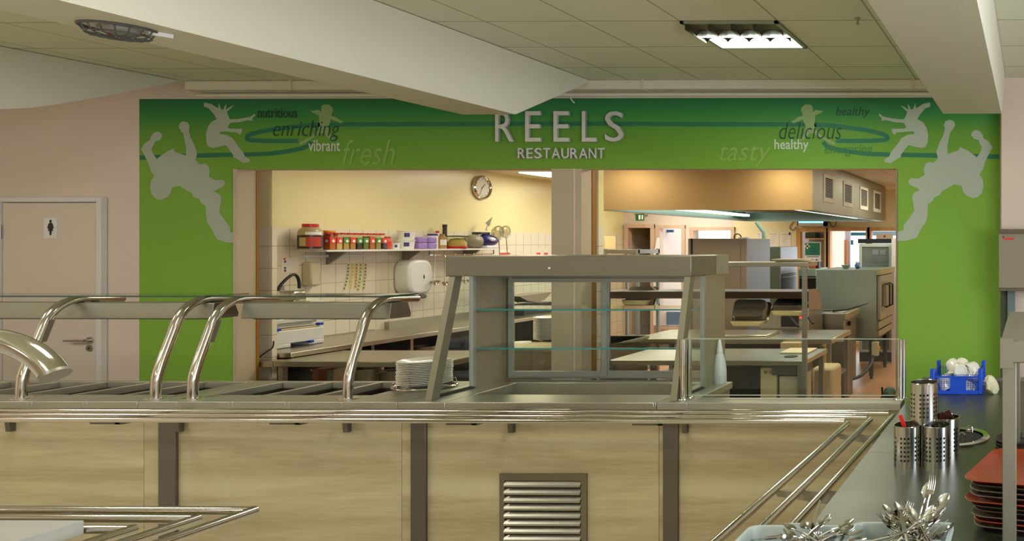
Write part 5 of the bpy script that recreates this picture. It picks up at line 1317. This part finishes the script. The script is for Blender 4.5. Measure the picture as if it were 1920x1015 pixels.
tag(MB().tube([(X0+.25, 8.85, Z1+.02), (X0+.4, 8.95, Z1+.025), (X0+.62, 9.1, Z1+.09)], [.014, .010, .004], 8).build('spatula', black, None), 'long black handled spatula lying on the cooking range', 'utensil')
tag(MB().box(X0+.1, X0+.22, 8.9, 9.0, Z1+.001, Z1+.02).build('scraper', black, bevel=.004), 'short black grip on the back left of the range', 'utensil')
tag(MB().box(X1-.3, X1-.04, 8.85, 9.1, Z1+.001, Z1+.006).build('griddle_tray', whitep), 'bright pale tray on the right side of the range', 'tray')
# oven
Yo = pd(1600, 600, 9.57).y
X0, X1 = pd(1530, 506, 9.57).x, pd(1643, 506, 9.57).x; Z1 = pd(1600, 506, 9.57).z; Z0 = pd(1600, 634, 9.57).z; Y1 = Yo+1.05
ov = thing('convection_oven', 'large steel convection oven on black legs near the right jamb', 'oven', ((X0+X1)/2, Yo+.5, 0))
MB().box(X0, X1, Yo, Y1, Z0, Z1).build('body', kgr, ov, bevel=.004)
MB().box(X1+.002, X1+.05, Yo+.0, Y1+.01, Z1-.07, Z1+.005).build('top_lip', mat('oven_lip', (176, 172, 140), .4, .7), ov)
zd = Z0+.22
MB().box(X1+.002, X1+.045, Yo+.05, Yo+.52, zd, Z1-.08).build('door', mat('oven_door', (170, 170, 158), .35, .8), ov, bevel=.004)
MB().box(X1+.002, X1+.045, Yo+.53, Y1-.02, zd, Z1-.08).build('door', MATS['oven_door'], ov, bevel=.004)
for y in (Yo+.42, Yo+.62):
    MB().tube([(X1+.045, y, Z1-.2), (X1+.095, y, Z1-.22), (X1+.095, y, zd+.16), (X1+.045, y, zd+.14)], .013, 8).build('door_handle', dark, ov)
MB().box(X1+.0455, X1+.048, Yo+.14, Yo+.38, zd+.1, Z1-.16).build('door_window', mat('oven_window', (90, 92, 86), .15, .4), ov)
MB().box(X1+.002, X1+.03, Yo+.02, Y1-.02, Z0+.01, Z0+.09).box(X1+.002, X1+.03, Yo+.02, Y1-.02, Z0+.11, zd-.015).build('control_panel', MATS['oven_door'], ov)
MB().box(X0+.02, X1-.02, Yo+.02, Y1-.02, Z0-.04, Z0).build('stand_frame', black, ov)
for x in (X0+.05, X1-.10):
    for y in (Yo+.0+.03, Y1-.12): MB().box(x, x+.05, y, y+.05, .04, Z0-.04).box(x+.008, x+.042, y+.008, y+.042, 0, .04).build('leg', black, ov)
iso = thing('isolator_switch', 'cream electrical isolator box with red and yellow knob below the oven', 'switch', pd(1640, 655, 9.5))
a0, a1, b0_, b1_ = rect(1634, 642, 1646.5, 668, Yo-.04)
MB().box(a0, a1, Yo-.04, Yo+.025, b0_, b1_).build('box', mat('cream_plastic', (206, 200, 160), .5), iso, bevel=.006)
MB().box(a1, a1+.02, Yo-.04, Yo+.0, b0_+.07, b1_-.06).build('yellow_plate', mat('yellow_knob_plate', (226, 190, 40), .5), iso)
MB().box(a1+.02, a1+.034, Yo-.03, Yo-.01, b0_+.08, b1_-.07).build('red_knob', redp, iso, bevel=.003)
tag(MB().tube(smooth([pd(1637, 668, 9.53), pd(1633, 684, 9.4), pd(1618, 702, 9.2), pd(1602, 710, 9.1), pd(1584, 713, 9.0)]), .02, 8).build('supply_hose', black), 'thick black supply hose curving from the isolator box to the floor', 'hose')
# items on the oven
q = pd(1586, 506, 9.9)
tag(MB().lathe([(0, 0), (.03, 0), (.055, .04), (.062, .05), (.056, .05), (.03, .008), (0, .006)], n=24, cap=False).build('bowl', mat('pale_green_ceramic', (190, 206, 180), .3), loc=(q.x, q.y, Z1+.001)), 'pale green bowl standing on top of the convection oven', 'bowl')
q = pd(1608, 500, 9.9); mbc = MB().ball((0, 0, 0), (.035, .04, .05), 14)
for v in mbc.v: v *= 1+.25*math.sin(v.x*150+v.z*90)
tag(mbc.build('cleaning_cloth', mat('blue_cloth', (110, 140, 186), .9), loc=(q.x, q.y, Z1+.045)), 'crumpled light blue cloth on top of the oven', 'cloth')
# small combi left of the oven
c_, X0c, X1c, Z1c = unit('steamer', 'pale green steamer with dark door left of the convection oven', 1497, 504, 1530, 10.4, .6, mat('pale_green_steel', (176, 196, 176), .4, .6))
a0, a1, b0_, b1_ = rect(1500, 518, 1531, 586, 10.4); MB().box(a0, a1, 10.38, 10.398, b0_, b1_).build('door', mat('dark_oven_glass', (40, 44, 40), .15), c_)
a0, a1, b0_, b1_ = rect(1500, 520, 1531, 522, 10.38); MB().box(a0, a1, 10.36, 10.38, b0_, b1_).build('door_handle', kst, c_)
X0, X1, Zq, Zr = rect(1531, 490, 1543, 503, 10.5)
tag(MB().box(X0, X1, 10.5, 10.6, Z1c+.001, Z1c+.11).build('tin', mat('dark_red_tin', (70, 24, 40), .4), bevel=.004), 'dark box with red top beside the green first aid sign', 'box').location.x += -.06
q = pd(1527, 500, 10.5)
tag(MB().box(-.045, .045, -.03, .03, 0, .05).build('tin', mat('orange_tin', (214, 110, 40), .4), loc=(q.x-.03, 10.47, Z1c+.001), bevel=.01), 'small orange and yellow packet on top of the steamer', 'box')
# display fridge
Yf = pd(1640, 500, 11.0).y
X0, X1, Z0, Z1 = rect(1608, 448, 1673, 677, Yf)
fr = thing('display_fridge', 'white glass door display fridge with black canopy behind the oven', 'fridge', ((X0+X1)/2, Yf+.3, 0))
dz = pY(1640, 457, Yf).z; wz = pY(1640, 661, Yf).z
MB().box(X0+.02, X1, Yf+.06, Yf+.5, .02, dz).build('cabinet', mat('fridge_white', (214, 220, 204), .4), fr)
MB().box(X0, X1, Yf+.02, Yf+.5, dz+.003, Z1).build('canopy', dark, fr)
MB().box(X0+.02, X1, Yf+.0, Yf+.055, wz, wz+.035).box(X0+.02, X1, Yf+.0, Yf+.055, dz-.05, dz-.002).box(X0+.02, X0+.06, Yf, Yf+.055, wz+.035, dz-.05).box(X1-.05, X1, Yf, Yf+.055, wz+.035, dz-.05).build('door_frame', MATS['fridge_white'], fr, bevel=.004)
MB().box(X0+.06, X1-.05, Yf+.02, Yf+.03, wz+.035, dz-.05).build('door_glass', mat('fridge_glass', (136, 146, 138), .08, .3), fr)
a0, a1, b0_, b1_ = rect(1636, 469, 1661, 478, Yf+.018)
MB().box(a0, (a0+a1)/2-.01, Yf+.014, Yf+.018, b0_, b1_).box((a0+a1)/2+.01, a1, Yf+.014, Yf+.018, b0_, b1_).build('shelf_card', mat('grey_card', (150, 156, 150), .5), fr)
MB().box(X0+.02, X1, Yf+.03, Yf+.5, .0, wz-.005).build('base_grille', black, fr)
for i in range(4):
    z = dz-.35-.3*i; MB().box(X0+.07, X1-.06, Yf+.012, Yf+.0195, z, z+.008).build('wire_shelf', alum, fr)
# hood
Yh0 = pd(1300, 394, 7.75).y; Yh1 = Yh0+3.95
xa = pY(1126, 394, Yh0).x; xb = pY(1523, 394, Yh0).x; zh = pY(1300, 394, Yh0).z
hd = thing('extractor_hood', 'huge stainless steel extraction hood over the cooking line', 'hood', ((xa+xb)/2, (Yh0+Yh1)/2, zh))
hm = mat('hood_steel', (190, 162, 116), .42, 1)
hs = mat('hood_side_steel', (168, 168, 150), .5, .85, noise=.1, nscale=3)
hu = mat('hood_inner_steel', (150, 166, 156), .4, .9)
zk = KZ-.012
MB().box(xa, xb, Yh0, Yh0+.02, zh, zk).build('front_panel', hm, hd)
MB().box(xb-.02, xb, Yh0+.02, Yh1, zh, zk).build('side_panel', hs, hd)
MB().box(xa, xa+.02, Yh0+.02, Yh1, zh, zk).box(xa+.02, xb-.02, Yh1-.02, Yh1, zh, zk).build('back_panel', hu, hd)
MB().box(xa+.02, xb-.02, Yh0+.02, Yh1-.02, zk-.06, zk).build('roof_panel', hu, hd)
MB().box(xa, xa+.10, Yh0+.02, Yh1, zh-.004, zh+.02).box(xb-.12, xb-.02, Yh0+.02, Yh1, zh-.004, zh+.02).box(xa+.1, xb-.12, Yh1-.14, Yh1-.02, zh-.004, zh+.02).build('gutter', hu, hd)
xm_ = (xa+xb)/2
MB().prism([(xa+.25, Yh0+.6, zh+.12), (xm_, Yh0+.6, zh+.40), (xb-.25, Yh0+.6, zh+.12)], (0, 3.0, 0)).build('filter_bank', hu, hd)
for i in range(8): MB().box(xa+.3, xb-.3, Yh0+.66+.36*i, Yh0+.69+.36*i, zh+.10, zh+.118).build('filter_rail', steelx, hd)
MB().box(xa+.12, xa+.22, Yh0+.3, Yh1-.4, zh+.06, zh+.09).build('light_strip', mat('hood_lamp', (235, 255, 240), .5, emit=3.5), hd)
MB().box(xb-.34, xb-.22, Yh0+.4, Yh1-.6, zh+.02, zh+.05).build('light_strip', mat('hood_lamp_2', (230, 240, 225), .5, emit=2.0), hd)
yv = []
for (x0, y0, x1, y1) in ((1544, 326, 1563, 381), (1581, 339, 1598, 389), (1612, 349, 1627, 395), (1638, 357, 1651, 400)):
    a = pX(x0, (y0+y1)/2, xb+.002); b = pX(x1, (y0+y1)/2, xb+.002)
    zt1 = pX(x0, y0, xb).z; zb1 = pX(x0, y1-3, xb).z
    vf = MB().box(xb, xb+.008, a.y, b.y, zt1-.035, zt1).box(xb, xb+.008, a.y, b.y, zb1, zb1+.05).box(xb, xb+.008, a.y, a.y+.06, zb1+.05, zt1-.035).box(xb, xb+.008, b.y-.05, b.y, zb1+.05, zt1-.035).build('vent_frame', mat('vent_cream', (214, 212, 190), .5), hd)
    MB().box(xb+.0005, xb+.002, a.y+.06, b.y-.05, zb1+.05, zt1-.035).build('vent_void', darkvoid, vf)
    sl = MB(); n = 12
    for k in range(n):
        z = zb1+.055+(zt1-.04-zb1-.055)*k/n; sl.box(xb+.002, xb+.007, a.y+.06, b.y-.05, z, z+.007)
    sl.build('louvre', mat('vent_slat', (150, 146, 128), .5), vf)
# tall cabinets
def tall(x0, x1, x2, y0, Y, dep, lab, m1, m2, name='steel_cabinet'):
    X0, X1, _, Z1 = rect(x0, y0, x1, y0+4, Y)
    t = thing(name, lab, 'cabinet', ((X0+X1)/2, Y+dep/2, 0))
    MB().box(X0, X1, Y, Y+dep, .1, Z1).build('body', m1, t, bevel=.004)
    MB().box(X1, X1+.004, Y+.005, Y+dep, .1, Z1-.004).build('side_panel', m2, t)
    MB().box(X0+.03, X1-.03, Y+.03, Y+dep-.03, 0, .1).build('plinth', dark, t)
    return t, X0, X1, Z1
lit = mat('side_lit_steel', (176, 178, 182), .4, .8, noise=.04, nscale=2); brn = mat('front_brown_steel', (150, 138, 120), .42, .8, noise=.06, nscale=2)  # side steel paler than the front, the light on it put into the colour
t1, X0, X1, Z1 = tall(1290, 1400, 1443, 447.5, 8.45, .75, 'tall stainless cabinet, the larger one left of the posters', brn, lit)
MB().box(X0+.035, X0+.05, 8.44, 8.449, .3, Z1).build('dark_gap', darkvoid, t1)
MB().box(X1-.075, X1-.07, 8.445, 8.449, .3, Z1-.02).build('seam', steelx, t1)
t2, A0, A1, Z2 = tall(1432, 1463, 1495, 463, 10.0, .72, 'smaller stainless cabinet, right of and behind the larger one', mat('green_grey_steel', (130, 140, 122), .4, .8), lit)
MB().box(A1+.0045, A1+.006, 10.03, 10.7, .4, pY(1463, 514, 10).z).build('dark_door', mat('dark_blue_steel', (40, 48, 60), .25, .5), t2)
MB().box(A1+.006, A1+.012, 10.05, 10.68, pY(1463, 521, 10).z-.006, pY(1463, 521, 10).z+.006).build('door_rail', kst, t2)
# extraction arm and loose things on the tall cabinet
q0 = V((X1-.02, 8.9, Z1))
ar = thing('service_pipe', 'pale green bent square pipe rising from the tall cabinet', 'pipe', q0)
d0 = pd(1432, 450, 8.9); d1 = pd(1432, 436, 8.9); d2 = pd(1418, 417, 8.9)
MB().tube([V((d0.x, d0.y, Z1+.0)), d1, d2], .022, 6).build('pipe', mat('pale_green_metal', (170, 206, 186), .35, .5), ar)
q = pd(1383, 447, 8.7)
tag(MB().tube(smooth([V((q.x-.04, q.y, Z1)), V((q.x-.035, q.y, Z1+.04)), V((q.x, q.y, Z1+.055)), V((q.x+.035, q.y, Z1+.035)), V((q.x+.04, q.y, Z1+.004))]), .007, 6).build('loose_hose', black), 'small black hose loop on top of the tall cabinet', 'hose')
tag(MB().box(q.x+.02, q.x+.12, q.y-.03, q.y+.03, Z1+.0005, Z1+.015).build('small_box', whitep), 'flat white item on the tall cabinet beside the hose loop', 'box')
tag(MB().cyl((X0+.04, 8.6, Z1), (X0+.04, 8.6, Z1+.1), .012, 8).build('steel_tube', chrome), 'short steel tube standing left on the tall cabinet', 'tube')
# posters
for (x0, y0, x1, y1, l, k) in ((1417, 436, 1430, 452, 'paper notice half hidden by the pale green pipe', 2), (1440, 436, 1461, 463, 'white paper notice, left of the pair on the yellow wall', 4), (1462, 436.5, 1483, 464, 'white paper notice with dark tab, right of the pair on the wall', 4)):
    X0_, X1_, Z0_, Z1_ = rect(x0, y0, x1, y1, YF-.002)
    t = thing('wall_notice', l, 'notice', (X0_, YF, Z0_))
    MB().box(X0_, X1_, YF-.004, YF-.001, Z0_, Z1_).build('sheet', paper, t)
    h = MB(); h.box(X0_+.03, X1_-.04, YF-.0055, YF-.004, Z1_-.035, Z1_-.022)
    for j in range(k): h.box(X0_+.04+.01*(j % 2), X1_-.05-.015*j, YF-.0055, YF-.004, Z1_-.07-.035*j, Z1_-.064-.035*j)
    h.build('faint_print', mat('faint_print', (206, 180, 160), .6), t)
X0_, X1_, Z0_, Z1_ = rect(1479, 436, 1482, 441, YF-.004); 
MB().box(X0_, X1_, YF-.007, YF-.005, Z0_, Z1_).build('dark_tab', dark, t)
# insect killer
X0_, X1_, Z0_, Z1_ = rect(1494, 411, 1548, 424, YF-.12)
ik = thing('insect_killer', 'wall insect killer with glowing blue tubes under the hood', 'appliance', (X0_, YF, Z0_))
MB().box(X0_, X1_, YF-.10, YF-.001, Z0_, Z0_+.05).build('housing', whitep, ik)
MB().box(X0_+.02, X1_-.05, YF-.09, YF-.03, Z0_+.055, Z1_).build('blue_tubes', mat('uv_tube', (110, 200, 255), .4, emit=3), ik)
MB().box(X0_, X0_+.015, YF-.1, YF-.001, Z0_, Z1_).box(X1_-.045, X1_, YF-.1, YF-.001, Z0_, Z1_).build('end_cap', dark, ik)
for (pts_, l) in (([(1487, 416), (1481, 425), (1482, 430), (1487, 432), (1493, 425)], 'thin cable loop left of the insect killer'), ([(1549, 422), (1555, 416), (1558, 422), (1562, 426), (1567, 421), (1567, 415)], 'thin cable loop right of the insect killer')):
    tag(MB().tube(smooth([pY(a, b, YF-.01) for a, b in pts_]), .005, 5).build('cable', dark), l, 'cable')
# first aid sign
X0_, X1_, Z0_, Z1_ = rect(1508, 454, 1539, 489, YF-.05)
fa = thing('first_aid_sign', 'green first aid sign with white cross in a pale frame', 'sign', (X0_, YF-.05, Z0_))
MB().box(X0_, X1_, YF-.05, YF-.035, Z0_, Z1_).build('backing', whitelab, fa)
zg0 = pY(1520, 479, YF-.05).z
MB().box(X0_+.015, X1_-.015, YF-.053, YF-.05, zg0, Z1_-.015).build('green_panel', mat('sign_green', (30, 130, 92), .5), fa)
cx2, cz2 = pY(1514, 462, YF-.05).x, pY(1514, 462, YF-.05).z
MB().box(cx2-.014, cx2+.014, YF-.056, YF-.053, cz2-.045, cz2+.045).box(cx2-.043, cx2+.043, YF-.056, YF-.053, cz2-.014, cz2+.014).build('white_cross', whitelab, fa)
fl = MB()
for j, (a, b) in enumerate(((.11, .2), (.09, .22), (.12, .18))): fl.box(X0_+a, X0_+b, YF-.0545, YF-.053, zg0+.10-.04*j, zg0+.112-.04*j)
fl.build('faint_print', mat('sign_ink', (20, 80, 100), .5), fa)
MB().box(X0_+.04, X0_+.24, YF-.0515, YF-.05, zg0-.028, zg0-.018).build('print_line', dark, fa)
for px in (1523, 1531):
    q = pY(px, 488, YF-.05); MB().lathe([(.018, -.003), (.018, 0)], q, 12, 'y').build('round_symbol', bluep, fa)
struct('wall_store', MB().box(h4[0]-.05, sp_-.02, 13.0, 13.05, 0, 2.5), mat('store_dark', (120, 118, 120), .4, .5))
X0_, X1_, Z0_, Z1_ = rect(1513, 436, 1531, 447, 12.8)
tag(MB().box(X0_, X1_, 12.7, 12.99, Z0_, Z1_).build('storage_box', mat('dark_olive', (50, 62, 44), .6)), 'dark olive box on the store shelf above the first aid sign', 'box')
struct('trim_8', MB().box(h4[0], h4[1], 12.65, 12.99, pY(1520, 449, 12.7).z, pY(1520, 447, 12.7).z), framewood)
# exit sign
X0_, X1_, Z0_, Z1_ = rect(1187, 401, 1207, 414, YF-.4)
ex = thing('exit_sign', 'small green running man exit sign above the corridor doorway', 'sign', ((X0_+X1_)/2, YF-.4, Z0_))
MB().box(X0_+.04, X1_, YF-.4, YF-.38, Z0_, Z1_).build('panel', mat('exit_green', (30, 96, 60), .4), ex)
MB().box(X0_+.09, X0_+.12, YF-.403, YF-.4, Z0_+.02, Z1_-.02).box(X0_+.14, X0_+.16, YF-.403, YF-.4, Z0_+.02, Z1_-.02).build('white_symbol', whitelab, ex)
MB().box(X0_+.02, X0_+.035, YF-.4, YF, Z1_-.02, Z1_).build('bracket', steelx, ex)
# cream wall cupboard on the far left wall
a = pX(1123, 456, KX+.2); b = pX(1153, 456, KX+.2)
wc = thing('wall_cupboard', 'pale cream wall cupboard beyond the middle pillar', 'cupboard', (KX+.1, a.y, a.z))
z0c, z1c = pX(1140, 469, KX+.2).z, pX(1140, 443, KX+.2).z
MB().box(KX+.001, KX+.2, a.y-.3, b.y, z0c, z1c).build('body', mat('cupboard_cream', (236, 216, 150), .5), wc)
MB().box(KX+.2, KX+.215, a.y-.28, (a.y+b.y)/2-.1, z0c+.01, z1c-.01).box(KX+.2, KX+.215, (a.y+b.y)/2-.09, b.y-.01, z0c+.01, z1c-.01).build('door', MATS['cupboard_cream'], wc, bevel=.004)
# storage rack
X0_, X1_, _, Zt = rect(1131, 467, 1197, 470, 8.6)
rk = thing('storage_rack', 'open steel storage rack with several shelves behind the display case', 'rack', ((X0_+X1_)/2, 8.8, 0))
for z in (Zt-.055, 1.33, .98, .60, .25): MB().box(X0_, X1_, 8.6, 9.1, z, z+(.045 if z > 1.5 else .03)).build('shelf', kst, rk)
for x in (X0_, X1_-.03):
    for y in (8.6, 9.07): MB().box(x, x+.03, y-.003, y+.03, 0, Zt+.0).build('post', alum, rk)
X0_, X1_ = pd(1105, 600, 7.9).x, pd(1122, 600, 7.9).x
# leaning white boards near the corridor door
a0 = pY(1228, 470, YF-.2); 
tag(MB().prism([pY(1226, 480, YF-.1), pY(1233, 446, YF-.03), pY(1236.5, 446, YF-.03), pY(1236, 610, YF-.1), pY(1226, 610, YF-.1)], (0, -.02, 0)).build('white_board', whitep), 'tall thin white board leaning between the corridor door and window', 'board')
# rounded green container on the floor
q = pZ(1668, 748, 0)
gc = thing('floor_container', 'dark green rounded container on the floor behind the right screen post', 'container', (q.x, q.y, 0))
MB().ball((q.x, q.y, .07), (.07, .07, .065), 16).build('dome', mat('dark_green_plastic', (60, 96, 78), .5), gc)
MB().box(q.x-.09, q.x+.07, q.y-.07, q.y+.07, 0, .03).build('base', black, gc)
MB().tube([(q.x-.08, q.y, .03), (q.x-.085, q.y, .13)], .012, 8).build('handle', black, gc)
# ================================================================ camera, light
cd = bpy.data.cameras.new('camera'); cam = bpy.data.objects.new('camera', cd); COL.objects.link(cam)
cam.location = (0, 0, EYE); cam.rotation_euler = (PI/2, 0, TH)
cd.sensor_width = 36; cd.sensor_fit = 'HORIZONTAL'; cd.lens = F/1920*36
cd.shift_x = (960-CX)/1920; cd.shift_y = (CY-507.5)/1920; cd.clip_start = .05
SC.camera = cam
w = bpy.data.worlds.new('sky'); SC.world = w; w.use_nodes = True
w.node_tree.nodes['Background'].inputs[0].default_value = (.86, .93, 1, 1); w.node_tree.nodes['Background'].inputs[1].default_value = 2.6
def area(name, loc, rot, sx_, sy_, power, col):
    l = bpy.data.lights.new(name, 'AREA'); l.shape = 'RECTANGLE'; l.size = sx_; l.size_y = sy_; l.energy = power; l.color = col
    o = bpy.data.objects.new(name, l); COL.objects.link(o); o.location = loc; o.rotation_euler = rot
    return o
warm = (1, .985, .85); neut = (1, .99, .92); cool = (.74, .83, 1)
area('dining_area_light', (-1.67, 4.5, ZC-.08), (0, 0, 0), .5, .3, 10, (.95, 1, .9))
for x, y in ((-5.2, 2.8), (-5.2, .4), (-7.7, 2.6), (-7.7, .2), (-2.0, 1.9), (-2.0, -.8), (1.2, 1.6), (-5.2, -2.6), (-2, -3.4)):
    area('dining_area_light', (x, y, ZC-.03), (0, 0, 0), .55, .55, 30 if y > 1.5 else 22, neut)  # unseen ceiling lamps added to fill the room evenly
for a in (-2.7, .9):
    area('daylight', (WR+.02, a, 1.72), (0, math.radians(90), 0), 1.4, 2.8, 110, cool)
for x, y, p in ((-5.5, 7.3, 15), (-5.5, 9.6, 17), (-1.6, 7.0, 22), (-1.3, 10.2, 26), (-5.4, 11.5, 26)):
    area('kitchen_area_light', (x, y, KZ-.03), (0, 0, 0), 1.1, .5, p, warm)
for x in (-4.5, -2.8):
    area('kitchen_area_light', (x, 6.75, KZ-.03), (0, 0, 0), .3, .5, 15, (1, .88, .62))  # unseen warm pair added for the orange glow on the hood front
area('hood_tube', ((xa+xb)/2, (Yh0+Yh1)/2, zh+.09), (0, 0, 0), 1.6, 3.0, 16, (.9, 1, .93))
SC.view_settings.view_transform = 'Standard'; SC.view_settings.look = 'None'; SC.view_settings.gamma = 1; SC.view_settings.exposure = 0
try: SC.view_settings.use_curve_mapping = False
except Exception: pass
SC.cycles.use_denoising = True
SC.cycles.max_bounces = 8; SC.cycles.transparent_max_bounces = 24; SC.cycles.diffuse_bounces = 4; SC.cycles.glossy_bounces = 4
SC.cycles.sample_clamp_indirect = 4; SC.cycles.caustics_reflective = False; SC.cycles.caustics_refractive = False
